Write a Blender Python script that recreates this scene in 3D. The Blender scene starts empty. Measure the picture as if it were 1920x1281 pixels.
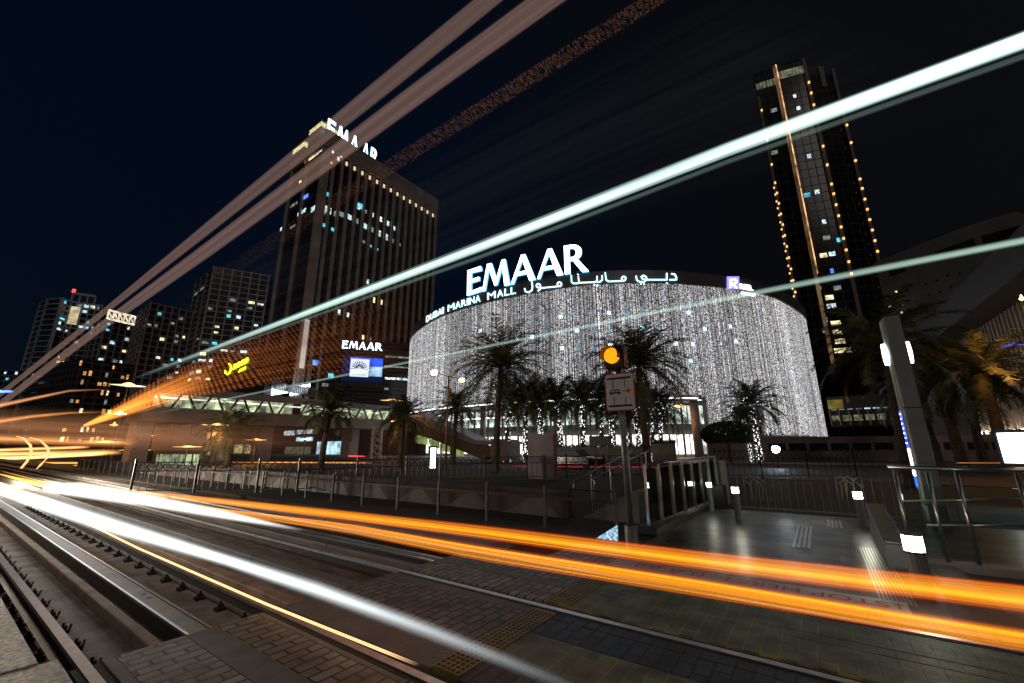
import bpy, bmesh, math, random
from mathutils import Vector
import numpy as np
random.seed(7)
R = math.radians
PI = math.pi
scene = bpy.context.scene
C = scene.collection

# ------------------------------------------------------------ camera
F = 776.3; YAW = .62189; PIT = .248978; ROL = -.0046562; H = 1.67
cx0, cy0 = 960.0, 640.5
_cz, _sz = math.cos(YAW), math.sin(YAW)
def _rot(v): return Vector((_cz*v[0]-_sz*v[1], _sz*v[0]+_cz*v[1], v[2]))
_f = _rot((0, math.cos(PIT), math.sin(PIT))); _r = _rot((1, 0, 0)); _u = _r.cross(_f)
_r, _u = math.cos(ROL)*_r+math.sin(ROL)*_u, -math.sin(ROL)*_r+math.cos(ROL)*_u
cam_d = bpy.data.cameras.new('camera'); cam = bpy.data.objects.new('camera', cam_d); C.objects.link(cam)
cam_d.sensor_width = 36; cam_d.lens = F/1920*36; cam_d.clip_start = .05; cam_d.clip_end = 5000
from mathutils import Matrix
m3 = Matrix((_r, _u, -_f)).transposed()
cam.matrix_world = Matrix.Translation((0, 0, H)) @ m3.to_4x4()
scene.camera = cam

# ------------------------------------------------------------ night sky, added faint fill sun for ground and facades, exposure
w = bpy.data.worlds.new('World'); scene.world = w; w.use_nodes = True
nt = w.node_tree; N = nt.nodes; L = nt.links; N.clear()
out = N.new('ShaderNodeOutputWorld'); bg = N.new('ShaderNodeBackground')
sky = N.new('ShaderNodeTexSky'); sky.sky_type = 'NISHITA'; sky.sun_disc = False
sky.sun_elevation = R(-4); sky.sun_rotation = R(200)
tc = N.new('ShaderNodeTexCoord'); sep = N.new('ShaderNodeSeparateXYZ'); L.new(tc.outputs['Generated'], sep.inputs[0])
ramp = N.new('ShaderNodeValToRGB'); mr = N.new('ShaderNodeMapRange')
mr.inputs[1].default_value = -1; mr.inputs[2].default_value = .35
L.new(sep.outputs[0], mr.inputs[0]); L.new(mr.outputs[0], ramp.inputs[0])
cr = ramp.color_ramp
cr.elements[0].position = .05; cr.elements[0].color = (.0008, .0032, .0090, 1)
cr.elements[1].position = .95; cr.elements[1].color = (.0030, .0032, .0040, 1)
e = cr.elements.new(.3); e.color = (.0006, .0030, .0085, 1)
e = cr.elements.new(.62); e.color = (.0020, .0027, .0041, 1)
mixs = N.new('ShaderNodeMixRGB'); mixs.blend_type = 'ADD'; mixs.inputs[0].default_value = .02
L.new(ramp.outputs[0], mixs.inputs[1]); L.new(sky.outputs[0], mixs.inputs[2])
L.new(mixs.outputs[0], bg.inputs[0]); bg.inputs[1].default_value = 1.0; L.new(bg.outputs[0], out.inputs[0])
sd = bpy.data.lights.new('fill_sun', 'SUN'); sd.energy = .16; sd.angle = R(25); sd.color = (1, .92, .85)
so = bpy.data.objects.new('fill_sun', sd); C.objects.link(so); so.rotation_euler = (R(60), 0, R(48))
scene.view_settings.view_transform = 'Standard'; scene.view_settings.look = 'None'
scene.view_settings.exposure = 0; scene.view_settings.gamma = 1
scene.cycles.transparent_max_bounces = 48
scene.cycles.sample_clamp_indirect = 4

# ------------------------------------------------------------ surveying helpers: sight line -> world point on a known plane
def ray(x, y): return _f+(x-cx0)/F*_r-(y-cy0)/F*_u
def at_z(x, y, z=0): d = ray(x, y); t = (z-H)/d.z; return Vector((0, 0, H))+t*d
def at_y(x, y, Y): d = ray(x, y); return Vector((0, 0, H))+Y/d.y*d
def at_x(x, y, X): d = ray(x, y); return Vector((0, 0, H))+X/d.x*d
def at_d(x, y, D): d = ray(x, y); return Vector((0, 0, H))+D/math.hypot(d.x, d.y)*d

# ------------------------------------------------------------ mesh helpers
class MB:
    def __init__(s): s.v = []; s.f = []; s.uv = []
    def quad(s, a, b, c, d): s.poly([a, b, c, d])
    def poly(s, pts):
        n = len(s.v); s.v += [tuple(p) for p in pts]; s.f.append(tuple(range(n, n+len(pts))))
    def box(s, x0, y0, z0, x1, y1, z1):
        n = len(s.v)
        s.v += [(x, y, z) for z in (z0, z1) for x, y in ((x0, y0), (x1, y0), (x1, y1), (x0, y1))]
        s.f += [tuple(n+i for i in q) for q in ((0, 3, 2, 1), (4, 5, 6, 7), (0, 1, 5, 4), (1, 2, 6, 5), (2, 3, 7, 6), (3, 0, 4, 7))]
        return s
    def prism(s, plan, z0, z1):
        n = len(s.v); k = len(plan)
        zz0 = z0 if hasattr(z0, '__len__') else [z0]*k; zz1 = z1 if hasattr(z1, '__len__') else [z1]*k
        s.v += [(p[0], p[1], z) for p, z in zip(plan, zz0)]+[(p[0], p[1], z) for p, z in zip(plan, zz1)]
        s.f.append(tuple(n+i for i in range(k))[::-1]); s.f.append(tuple(n+k+i for i in range(k)))
        for i in range(k):
            j = (i+1) % k; s.f.append((n+i, n+j, n+k+j, n+k+i))
        return s
    def bar(s, a, b, w, h=None, up=(0, 0, 1)):
        a = Vector(a); b = Vector(b); h = h or w; d = (b-a).normalized(); u = Vector(up)
        if abs(d.dot(u)) > .98: u = Vector((0, 1, 0))
        sd = d.cross(u).normalized()*w/2; uu = sd.cross(d).normalized()*h/2
        n = len(s.v)
        for p in (a, b): s.v += [tuple(p+q) for q in (-sd-uu, sd-uu, sd+uu, -sd+uu)]
        s.f += [tuple(n+i for i in q) for q in ((0, 3, 2, 1), (4, 5, 6, 7), (0, 1, 5, 4), (1, 2, 6, 5), (2, 3, 7, 6), (3, 0, 4, 7))]
        return s
    def tube(s, pts, r, k=8, caps=True):
        pts = [Vector(p) for p in pts]; rr = r if hasattr(r, '__len__') else [r]*len(pts); rings = []
        for i, p in enumerate(pts):
            d = (pts[min(i+1, len(pts)-1)]-pts[max(i-1, 0)]).normalized()
            u = Vector((0, 0, 1)) if abs(d.z) < .95 else Vector((0, 1, 0))
            a = d.cross(u).normalized(); b = a.cross(d).normalized(); n = len(s.v)
            s.v += [tuple(p+rr[i]*(math.cos(t*2*PI/k)*a+math.sin(t*2*PI/k)*b)) for t in range(k)]; rings.append(n)
        for i in range(len(rings)-1):
            for t in range(k):
                q = (t+1) % k; s.f.append((rings[i]+t, rings[i]+q, rings[i+1]+q, rings[i+1]+t))
        if caps: s.f.append(tuple(rings[0]+t for t in range(k))[::-1]); s.f.append(tuple(rings[-1]+t for t in range(k)))
        return s
    def build(s, name, m, parent=None, smooth=False, bevel=0):
        me = bpy.data.meshes.new(name); me.from_pydata(s.v, [], s.f)
        if s.uv:
            ul = me.uv_layers.new(name='UVMap')
            for lp in me.loops: ul.data[lp.index].uv = s.uv[lp.vertex_index]
        bm = bmesh.new(); bm.from_mesh(me); bmesh.ops.recalc_face_normals(bm, faces=bm.faces)
        bm.to_mesh(me); bm.free()
        me.materials.append(m)
        if smooth:
            for p in me.polygons: p.use_smooth = True
        o = bpy.data.objects.new(name, me); C.objects.link(o)
        if parent: o.parent = parent; o.matrix_parent_inverse = Matrix.Translation(-parent.location) if parent.parent is None and parent.type == 'EMPTY' else Matrix()
        if bevel:
            bv = o.modifiers.new('bevel', 'BEVEL'); bv.width = bevel; bv.segments = 2; bv.limit_method = 'ANGLE'
        return o
def tag(o, label, cat=None, group=None, kind=None):
    if label: o['label'] = label
    if cat: o['category'] = cat
    if group: o['group'] = group
    if kind: o['kind'] = kind
    return o
def thing(name, label, cat, loc=(0, 0, 0), group=None):
    o = bpy.data.objects.new(name, None); C.objects.link(o); o.location = loc
    return tag(o, label, cat, group)
def struct(o): o['kind'] = 'structure'; return o
def dup(root, loc, rotz=0, label=None, group=None, scale=None):
    rt = root.copy(); C.objects.link(rt); rt.location = loc; rt.rotation_euler = (0, 0, rotz)
    if scale: rt.scale = scale if hasattr(scale, '__len__') else (scale,)*3
    if label: rt['label'] = label
    if group: rt['group'] = group
    for ch in list(root.children):
        c = ch.copy(); C.objects.link(c); c.parent = rt
        for g in ch.children:
            d = g.copy(); C.objects.link(d); d.parent = c
    return rt

# ------------------------------------------------------------ materials
def new_mat(name):
    m = bpy.data.materials.new(name); m.use_nodes = True; nt = m.node_tree
    return m, nt, nt.nodes, nt.links, nt.nodes['Principled BSDF']
def mat(name, col, rough=.6, metal=0, var=.25, scale=4, bump=0, spec=None, col2=None, emit=0):
    m, nt, N, L, b = new_mat(name)
    b.inputs['Roughness'].default_value = rough; b.inputs['Metallic'].default_value = metal
    t = N.new('ShaderNodeTexCoord'); n = N.new('ShaderNodeTexNoise'); n.inputs['Scale'].default_value = scale
    n.inputs['Detail'].default_value = 6; L.new(t.outputs['Object'], n.inputs['Vector'])
    rp = N.new('ShaderNodeValToRGB'); L.new(n.outputs['Fac'], rp.inputs[0])
    c2 = col2 or col
    rp.color_ramp.elements[0].position = .3; rp.color_ramp.elements[1].position = .7
    rp.color_ramp.elements[0].color = (*[c*(1-var) for c in col], 1); rp.color_ramp.elements[1].color = (*[min(1, c*(1+var)) for c in c2], 1)
    L.new(rp.outputs[0], b.inputs['Base Color'])
    if bump:
        n2 = N.new('ShaderNodeTexNoise'); n2.inputs['Scale'].default_value = scale*8; n2.inputs['Detail'].default_value = 5
        L.new(t.outputs['Object'], n2.inputs['Vector'])
        bp = N.new('ShaderNodeBump'); bp.inputs['Strength'].default_value = bump; bp.inputs['Distance'].default_value = .02
        L.new(n2.outputs['Fac'], bp.inputs['Height']); L.new(bp.outputs[0], b.inputs['Normal'])
    if emit: b.inputs['Emission Color'].default_value = (*col, 1); b.inputs['Emission Strength'].default_value = emit
    return m
def emis(name, col, s, var=0, scale=3):
    m, nt, N, L, b = new_mat(name); N.remove(b); e = N.new('ShaderNodeEmission'); e.inputs[0].default_value = (*col, 1); e.inputs[1].default_value = s
    if var:
        t = N.new('ShaderNodeTexCoord'); n = N.new('ShaderNodeTexNoise'); n.inputs['Scale'].default_value = scale; n.inputs['Detail'].default_value = 4
        L.new(t.outputs['Object'], n.inputs['Vector']); mr = N.new('ShaderNodeMapRange')
        mr.inputs[1].default_value = .35; mr.inputs[2].default_value = .65
        mr.inputs[3].default_value = s*(1-var); mr.inputs[4].default_value = s*(1+var); L.new(n.outputs['Fac'], mr.inputs[0]); L.new(mr.outputs[0], e.inputs[1])
    L.new(e.outputs[0], N['Material Output'].inputs[0]); return m
def paver(name, col, col2, mortar, bw=.2, bh=.1, ang=0, rough=.55, ms=.012, off=.5, wet=0):
    m, nt, N, L, b = new_mat(name)
    t = N.new('ShaderNodeTexCoord'); mp = N.new('ShaderNodeMapping'); mp.inputs['Rotation'].default_value[2] = ang
    L.new(t.outputs['Object'], mp.inputs[0])
    br = N.new('ShaderNodeTexBrick'); br.inputs['Scale'].default_value = 1; br.inputs['Brick Width'].default_value = bw; br.inputs['Row Height'].default_value = bh
    br.inputs['Mortar Size'].default_value = ms; br.inputs['Mortar Smooth'].default_value = .3; br.offset = off
    br.inputs['Color1'].default_value = (*col, 1); br.inputs['Color2'].default_value = (*col2, 1); br.inputs['Mortar'].default_value = (*mortar, 1)
    L.new(mp.outputs[0], br.inputs[0])
    n = N.new('ShaderNodeTexNoise'); n.inputs['Scale'].default_value = 3.5; n.inputs['Detail'].default_value = 8; L.new(t.outputs['Object'], n.inputs[0])
    rp = N.new('ShaderNodeValToRGB'); rp.color_ramp.elements[0].position = .35; rp.color_ramp.elements[0].color = (.35, .31, .28, 1); rp.color_ramp.elements[1].position = .62
    L.new(n.outputs[0], rp.inputs[0]); mx = N.new('ShaderNodeMixRGB'); mx.blend_type = 'MULTIPLY'; mx.inputs[0].default_value = 1
    L.new(br.outputs[0], mx.inputs[1]); L.new(rp.outputs[0], mx.inputs[2]); L.new(mx.outputs[0], b.inputs['Base Color'])
    mr = N.new('ShaderNodeMapRange'); mr.inputs[3].default_value = rough-.15; mr.inputs[4].default_value = rough+.15; L.new(n.outputs[0], mr.inputs[0]); L.new(mr.outputs[0], b.inputs['Roughness'])
    n2 = N.new('ShaderNodeTexNoise'); n2.inputs['Scale'].default_value = 60; n2.inputs['Detail'].default_value = 4; L.new(t.outputs['Object'], n2.inputs[0])
    ma = N.new('ShaderNodeMath'); ma.operation = 'MULTIPLY_ADD'; ma.inputs[1].default_value = -3; L.new(br.outputs['Fac'], ma.inputs[0]); L.new(n2.outputs[0], ma.inputs[2])
    bp = N.new('ShaderNodeBump'); bp.inputs['Strength'].default_value = .7; bp.inputs['Distance'].default_value = .006
    L.new(ma.outputs[0], bp.inputs['Height']); L.new(bp.outputs[0], b.inputs['Normal'])
    return m
def facade(name, wall, glass, bw, bh, ms, lit=0, rough=.4, off=0):
    """Curtain wall: brick grid in (horizontal run, z) as mullions round dark glass, a few dim rooms."""
    m, nt, N, L, b = new_mat(name)
    t = N.new('ShaderNodeTexCoord'); sp = N.new('ShaderNodeSeparateXYZ'); L.new(t.outputs['Object'], sp.inputs[0])
    g = N.new('ShaderNodeNewGeometry'); sn = N.new('ShaderNodeSeparateXYZ'); L.new(g.outputs['True Normal'], sn.inputs[0])
    # run = x*|ny| + y*|nx|
    def mt(op, a, b_=None):
        q = N.new('ShaderNodeMath'); q.operation = op
        for i, v in enumerate((a, b_)):
            if v is None: continue
            if isinstance(v, (int, float)): q.inputs[i].default_value = v
            else: L.new(v, q.inputs[i])
        return q.outputs[0]
    gt = mt('GREATER_THAN', mt('ABSOLUTE', sn.outputs[0]), .7)
    run = mt('ADD', mt('MULTIPLY', sp.outputs[1], gt), mt('MULTIPLY', sp.outputs[0], mt('SUBTRACT', 1, gt)))
    cb = N.new('ShaderNodeCombineXYZ'); L.new(run, cb.inputs[0]); L.new(sp.outputs[2], cb.inputs[1])
    br = N.new('ShaderNodeTexBrick'); br.inputs['Scale'].default_value = 1; br.inputs['Brick Width'].default_value = bw; br.inputs['Row Height'].default_value = bh
    br.inputs['Mortar Size'].default_value = ms; br.offset = off; br.inputs['Mortar Smooth'].default_value = 0
    br.inputs['Color1'].default_value = (*glass, 1); br.inputs['Color2'].default_value = (*[c*.5 for c in glass], 1); br.inputs['Mortar'].default_value = (*wall, 1)
    L.new(cb.outputs[0], br.inputs[0]); L.new(br.outputs[0], b.inputs['Base Color'])
    mr = N.new('ShaderNodeMapRange'); mr.inputs[3].default_value = .12; mr.inputs[4].default_value = .7; L.new(br.outputs['Fac'], mr.inputs[0]); L.new(mr.outputs[0], b.inputs['Roughness'])
    bp = N.new('ShaderNodeBump'); bp.inputs['Distance'].default_value = .2; L.new(br.outputs['Fac'], bp.inputs['Height']); L.new(bp.outputs[0], b.inputs['Normal'])
    return m

M = {}
M['asphalt'] = mat('asphalt', (.035, .035, .038), .75, scale=2, bump=.3)
M['soil'] = mat('soil', (.05, .045, .035), .9, scale=3, bump=.5)
M['slab'] = mat('track_concrete', (.27, .25, .215), .62, var=.4, scale=2.5, bump=.25)
M['kerb'] = mat('brown_concrete', (.32, .22, .15), .7, var=.35, scale=3, bump=.3)
M['granite'] = mat('speckled_granite', (.30, .28, .25), .45, var=.75, scale=22, bump=.9)
M['steel'] = mat('rail_steel', (.6, .6, .61), .42, 1, var=.15, scale=9)
M['rust'] = mat('rusty_steel', (.045, .03, .022), .6, .4, var=.4, scale=12, bump=.3)
M['strip'] = mat('power_strip', (.26, .25, .235), .5, .3, var=.2, scale=5, bump=.1)
M['rubber'] = mat('black_rubber', (.02, .02, .02), .7, scale=10)
M['stainless'] = mat('stainless', (.5, .5, .48), .28, 1, var=.08)
M['darkmetal'] = mat('dark_metal', (.05, .05, .055), .4, .5)
M['blackpaint'] = mat('black_paint', (.015, .015, .016), .45)
M['greypaint'] = mat('grey_paint', (.28, .29, .30), .42, .1, var=.1)
M['polegrey'] = mat('galvanised_pole', (.22, .24, .26), .4, .6)
M['fencepost'] = mat('fence_post', (.10, .10, .105), .5, .3)
M['trunk'] = mat('palm_bark', (.09, .065, .045), .9, var=.5, scale=7, bump=1)
M['frond'] = mat('palm_leaf', (.055, .075, .03), .5, var=.4, scale=3, col2=(.09, .10, .035))
M['hedge'] = mat('hedge_leaf', (.03, .05, .02), .6, var=.5, scale=6)
M['polished'] = None
M['redpaint'] = mat('red_paint', (.55, .05, .04), .4)
M['whitesign'] = mat('white_sign', (.62, .60, .58), .5, var=.06)
M['towerstone'] = mat('tower_stone', (.42, .36, .32), .6, scale=.2)
M['mallwall'] = mat('mall_wall', (.09, .09, .10), .5, scale=.5)
M['parapet'] = mat('parapet_metal', (.13, .13, .14), .45, .3, scale=.3)
M['concrete'] = mat('concrete', (.20, .19, .18), .7, scale=1, bump=.2)
M['palewall'] = mat('pale_render', (.35, .30, .27), .7, scale=.8)
M['white_em'] = emis('white_light', (1, .97, .92), 6)
def glassm():
    m, nt, N, L, b = new_mat('clear_glass'); N.remove(b)
    tr = N.new('ShaderNodeBsdfTransparent'); tr.inputs[0].default_value = (.86, .93, .90, 1)
    gl = N.new('ShaderNodeBsdfGlossy'); gl.inputs['Roughness'].default_value = .03; gl.inputs[0].default_value = (.8, .9, .88, 1)
    fr = N.new('ShaderNodeFresnel'); fr.inputs[0].default_value = 1.45; mx = N.new('ShaderNodeMixShader')
    L.new(fr.outputs[0], mx.inputs[0]); L.new(tr.outputs[0], mx.inputs[1]); L.new(gl.outputs[0], mx.inputs[2]); L.new(mx.outputs[0], N['Material Output'].inputs[0]); return m
M['glass'] = glassm()

# ============================================================ THE GROUND
XE = -5.0      # where the level crossing's paving begins
b = MB(); b.box(-1600, -600, -1.2, 1600, 2400, -.35); struct(b.build('ground', M['soil']))
b = MB(); b.box(-420, 7.35, -.34, 420, 26, -.03); struct(b.build('verge', M['soil']))
b = MB(); b.box(-420, 26, -.34, 420, 44, 0); struct(b.build('road', M['asphalt']))
b = MB(); b.box(-420, 44, -.34, 420, 420, .12); struct(b.build('pavement', paver('plaza', (.17, .16, .15), (.12, .11, .105), (.05, .05, .05), .6, .6, ms=.02)))
def slabmat():
    m = paver('slab_joint', (.33, .295, .25), (.28, .25, .215), (.03, .028, .025), 2.5, 9, ms=.008, rough=.6, off=0)
    return m
b = MB(); b.box(-260, -3, -.34, XE, 7.3, -.17); struct(b.build('track_bed', slabmat()))
# crossing blocks between the rails
GR = {'white': paver('pale_pavers', (.23, .32, .20), (.165, .23, .15), (.42, .46, .20), .26, .13, ang=PI/2, ms=.006, off=.5),
      'dark': paver('dark_pavers', (.035, .06, .10), (.065, .10, .16), (.012, .012, .012), .26, .13, ang=PI/2, ms=.012),
      'grey': paver('grey_pavers', (.30, .265, .24), (.42, .375, .35), (.02, .015, .012), .24, .12, ang=PI/2, ms=.014, rough=.5),
      'brown': paver('brown_pavers', (.25, .20, .175), (.33, .275, .24), (.03, .02, .015), .24, .12, ang=PI/2, ms=.013),
      'conc': mat('crossing_concrete', (.17, .155, .145), .55, var=.3, scale=3, bump=.3)}
def pave(x0, x1, y0, y1, k, z=0, nm='crossing_paving'):
    b = MB(); b.box(x0, y0, -.345, x1, y1, z); o = b.build(nm, GR[k], bevel=.006); struct(o)
RAILS = (1.12, 2.56, 4.30, 5.72)
XT0, XT1, X2 = -2.72, -2.44, 9
pave(-12, X2, -3, .86, 'conc', -.01, 'kerb_pavement') if False else None
# south side of the near track: rough granite paving
b = MB(); b.box(-60, -3, -.34, XE-.35, .92, 0); struct(b.build('kerb_strip', M['granite'], bevel=.02))
b = MB(); b.box(XE-.345, -3, -.34, X2, 1.02, -.004); struct(b.build('crossing_paving', M['granite'], bevel=.01))
for y0, y1, kl, kr in ((1.22, 1.30, 'conc', 'conc'), (1.303, 1.78, 'grey', 'white'), (1.783, 2.04, 'conc', 'conc'), (2.043, 2.40, 'grey', 'dark'), (2.403, 2.46, 'conc', 'dark'),
                       (2.68, 3.16, 'conc', 'dark'), (3.163, 3.67, 'brown', 'white'), (3.673, 4.05, 'brown', 'dark'), (4.053, 4.20, 'conc', 'dark'),
                       (4.42, 4.95, 'grey', 'white'), (4.953, 5.12, 'conc', 'white'), (5.123, 5.60, 'grey', 'white'), (5.84, 6.06, 'grey', 'dark'), (6.063, 6.15, 'grey', 'dark')):
    pave(XE, XT0, y0, y1, kl); pave(XT1, X2, y0, y1, kr)
# rails with their fasteners
def rail(Y, label):
    t = thing('rail', label, 'rail', (-60, Y, 0), 'tram rails')
    prof = [(-.036, 0), (.036, 0), (.036, -.035), (.012, -.05), (.012, -.13), (.06, -.155), (.06, -.168), (-.06, -.168), (-.06, -.155), (-.012, -.13), (-.012, -.05), (-.036, -.035)]
    hd = MB(); k = 4
    def ext(b, pr, x0, x1):
        n = len(b.v); q = len(pr); b.v += [(x, Y+p[0], p[1]) for x in (x0, x1) for p in pr]
        b.f.append(tuple(n+i for i in range(q))); b.f.append(tuple(n+q+i for i in range(q))[::-1])
        for i in range(q): j = (i+1) % q; b.f.append((n+i, n+j, n+q+j, n+q+i))
    ext(hd, prof[:4]+prof[10:], -250, X2); hd.build('rail_head', M['steel'], t)
    wb = MB(); ext(wb, [(p[0]*.97, p[1]-.002) for p in prof[3:11]], -250, X2); wb.build('rail_web', M['rust'], t)
    fl = MB(); fl.box(XE+.005, Y+.05, -.16, X2, Y+.095, -.012); fl.box(XE+.005, Y-.085, -.16, X2, Y-.04, -.008); fl.build('rubber_seal', M['rubber'], t)
    return t
rt = []
for Y, l in zip(RAILS, ('shiny tram rail nearest the camera, beside the speckled granite kerb', 'second tram rail from the camera, beyond the pale power strip',
                        'third tram rail from the camera, near rail of the far track', 'farthest of the four tram rails, before the platform')):
    rt.append(rail(Y, l))
fm = MB(); fm.box(-.045, -.05, 0, .045, .05, .035); fm.box(-.02, -.03, .03, .02, .03, .07); fm.tube([(0, .0, .03), (0, 0, .1)], .014, 6)
fm.bar((-.05, -.04, .02), (.05, -.07, .05), .02); 
fproto = None
for i, (Y, t) in enumerate(zip(RAILS, rt)):
    sides = (-1, 1) if i < 2 else (1,)
    for sgn in sides:
        for k in range(26 if i < 2 else 14):
            if fproto is None:
                o = fm.build('rail_fastener', M['rust'], None); fproto = o
            else: o = fproto.copy(); C.objects.link(o)
            o.parent = t; o.matrix_parent_inverse = Matrix()
            o.location = Vector((XE-.35-k*.62, Y+sgn*.12, -.168))-t.location
            o.rotation_euler = (0, 0, 0 if sgn < 0 else PI)
# ground power strips, upstands (kerbs) in the open track
for yc, l in ((1.90, 'long pale metal power strip between the two nearest rails'), (5.01, 'long power strip between the rails of the far track')):
    t = thing('power_strip', l, 'power strip', (XE, yc, 0), 'ground power strips')
    b = MB(); b.box(-150, yc-.10, -.172, XE-.004, yc+.10, -.028); b.build('strip_base', M['rubber'], t)
    b = MB()
    for k in range(46): b.box(XE-.01-k*3.2-3.19, yc-.075, -.028, XE-.01-k*3.2, yc+.075, -.006)
    b.build('strip_plate', M['strip'], t, bevel=.004)
    b = MB()
    for s in (-1, 1): b.box(-150, yc+s*.092-.012, -.028, XE-.006, yc+s*.092+.012, -.002)
    b.build('strip_edge', M['stainless'], t)
    b = MB()
    for x in (-6.55, -6.75): b.tube([(x, yc+.01, -.0055), (x, yc+.01, -.003)], .028, 10)
    b.build('strip_socket', M['blackpaint'], t)
for yc, wd, hh, l in ((1.62, .10, -.05, 'low brown concrete upstand in the near track bed'), (2.84, .16, -.01, 'brown kerb beyond the second rail from the camera'),
                      (3.56, .2, -.005, 'pale kerb blocks between the two tracks'), (4.78, .09, -.05, 'low brown upstand in the far track bed'), (6.55, .55, -.01, 'broad kerb at the foot of the fence beyond the far track')):
    t = thing('kerb', l, 'kerb', (XE, yc, 0), 'kerbs in the track bed')
    for k in range(18):
        b = MB(); x1 = XE-.01-k*2.6; b.box(x1-2.59, yc-wd/2, -.172, x1, yc+wd/2, hh); b.build('kerb_block', M['kerb'] if yc < 3 else M['concrete'], t, bevel=.018)
# tactile strips across the rails
tact = mat('tactile_yellow', (.30, .25, .07), .55, var=.3, scale=8)
tact_h = mat('tactile_hole', (.05, .045, .025), .7)
for (y0, y1) in ((1.24, 2.45), (2.70, 4.17), (4.44, 5.58), (5.86, 6.14)):
    t = thing('tactile_strip', {1.24: 'yellow dimpled warning strip between the two nearest rails', 2.70: 'yellow dimpled warning strip between the second and third rails', 4.44: 'yellow warning strip between the rails of the far track', 5.86: 'short yellow warning strip against the platform edge'}[y0], 'tactile paving', (XT0, y0, 0), 'tactile strips')
    b = MB(); b.box(XT0+.002, y0, -.344, XT1-.002, y1, .012); n = int((y1-y0)/.055)
    for i in range(n):
        for k in range(5): b.box(XT0+.022+k*.052, y0+.02+i*.055, .012, XT0+.022+k*.052+.03, y0+.02+i*.055+.03, .0145)
    o = b.build('strip_panel', tact, t); o.data.materials.append(tact_h)
    for p in o.data.polygons[6:]: p.material_index = 1

# platform of polished granite
pm, nt_, N_, L_, bb = new_mat('polished_granite')
t_ = N_.new('ShaderNodeTexCoord'); br = N_.new('ShaderNodeTexBrick'); br.inputs['Scale'].default_value = 1; br.inputs['Brick Width'].default_value = 1.3; br.inputs['Row Height'].default_value = .62
br.offset = .35; br.inputs['Mortar Size'].default_value = .006
br.inputs['Color1'].default_value = (.03, .034, .03, 1); br.inputs['Color2'].default_value = (.15, .155, .135, 1); br.inputs['Mortar'].default_value = (.03, .03, .03, 1)
L_.new(t_.outputs['Object'], br.inputs[0]); L_.new(br.outputs[0], bb.inputs['Base Color'])
nn = N_.new('ShaderNodeTexNoise'); nn.inputs['Scale'].default_value = 3; L_.new(t_.outputs['Object'], nn.inputs[0]); mr_ = N_.new('ShaderNodeMapRange')
bb.inputs['Specular IOR Level'].default_value = .32; mr_.inputs[3].default_value = .2; mr_.inputs[4].default_value = .48; L_.new(nn.outputs[0], mr_.inputs[0]); L_.new(mr_.outputs[0], bb.inputs['Roughness'])
b = MB(); b.box(-2.75, 6.155, -.345, X2, 13.2, .004); struct(b.build('platform', pm))
b = MB(); b.box(-3.75, 6.155, -.345, -2.754, 7.34, .0); struct(b.build('platform_edge', GR['grey']))
for (x0, y0, x1, y1, l) in ((-.62, 9.0, -.34, 11.4, 'ribbed steel guide strip running up the middle of the polished platform'), (-.1, 11.5, .15, 12.6, 'short ribbed steel strip at the back of the platform'), (.3, 6.5, .62, 9.6, 'ribbed drain grating beside the large lit bollard')):
    b = MB()
    if l.startswith('rib') and 'drain' in l:
        for k in range(9): b.box(x0+k*.036, y0, .004, x0+k*.036+.014, y1, .012)
    else:
        for i in range(int((y1-y0)/.12)):
            for k in range(4): b.box(x0+k*.07, y0+i*.12, .004, x0+k*.07+.045, y0+i*.12+.08, .012)
    tag(b.build('guide_strip', M['stainless']), l, 'guide strip')

# ------------------------------------------------------------ lettering
def text_mesh(s, size=1.0, bold=0.0):
    cu = bpy.data.curves.new('t', 'FONT'); cu.body = s; cu.size = size; cu.offset = bold; cu.resolution_u = 4; cu.extrude = 0
    o = bpy.data.objects.new('t', cu); C.objects.link(o)
    dg = bpy.context.evaluated_depsgraph_get(); me = bpy.data.meshes.new_from_object(o.evaluated_get(dg))
    bpy.data.objects.remove(o); return me
def text_on(name, s, org, ux, uy, height, m, parent=None, width=None, thick=.01, bold=0, center=False):
    me = text_mesh(s, 1.0, bold); vs = [v.co.copy() for v in me.vertices]; fs = [tuple(p.vertices) for p in me.polygons]
    x0 = min(v.x for v in vs); x1 = max(v.x for v in vs); y0 = min(v.y for v in vs); y1 = max(v.y for v in vs)
    sy = height/(y1-y0); sx = (width/(x1-x0)) if width else sy
    ux = Vector(ux).normalized(); uy = Vector(uy).normalized(); nz = ux.cross(uy); org = Vector(org)
    bm = bmesh.new(); q = [bm.verts.new(org+ux*((v.x-x0)*sx-(((x1-x0)*sx/2) if center else 0))+uy*((v.y-y0)*sy)) for v in vs]
    fl = []
    for f in fs:
        try: fl.append(bm.faces.new([q[i] for i in f]))
        except ValueError: pass
    r_ = bmesh.ops.extrude_face_region(bm, geom=fl)
    for v in r_['geom']:
        if isinstance(v, bmesh.types.BMVert): v.co += nz*thick
    bmesh.ops.recalc_face_normals(bm, faces=bm.faces)
    m2 = bpy.data.meshes.new(name); bm.to_mesh(m2); bm.free(); m2.materials.append(m)
    o = bpy.data.objects.new(name, m2); C.objects.link(o)
    if parent: o.parent = parent; o.matrix_parent_inverse = Matrix.Translation(-parent.location)
    return o
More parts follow.
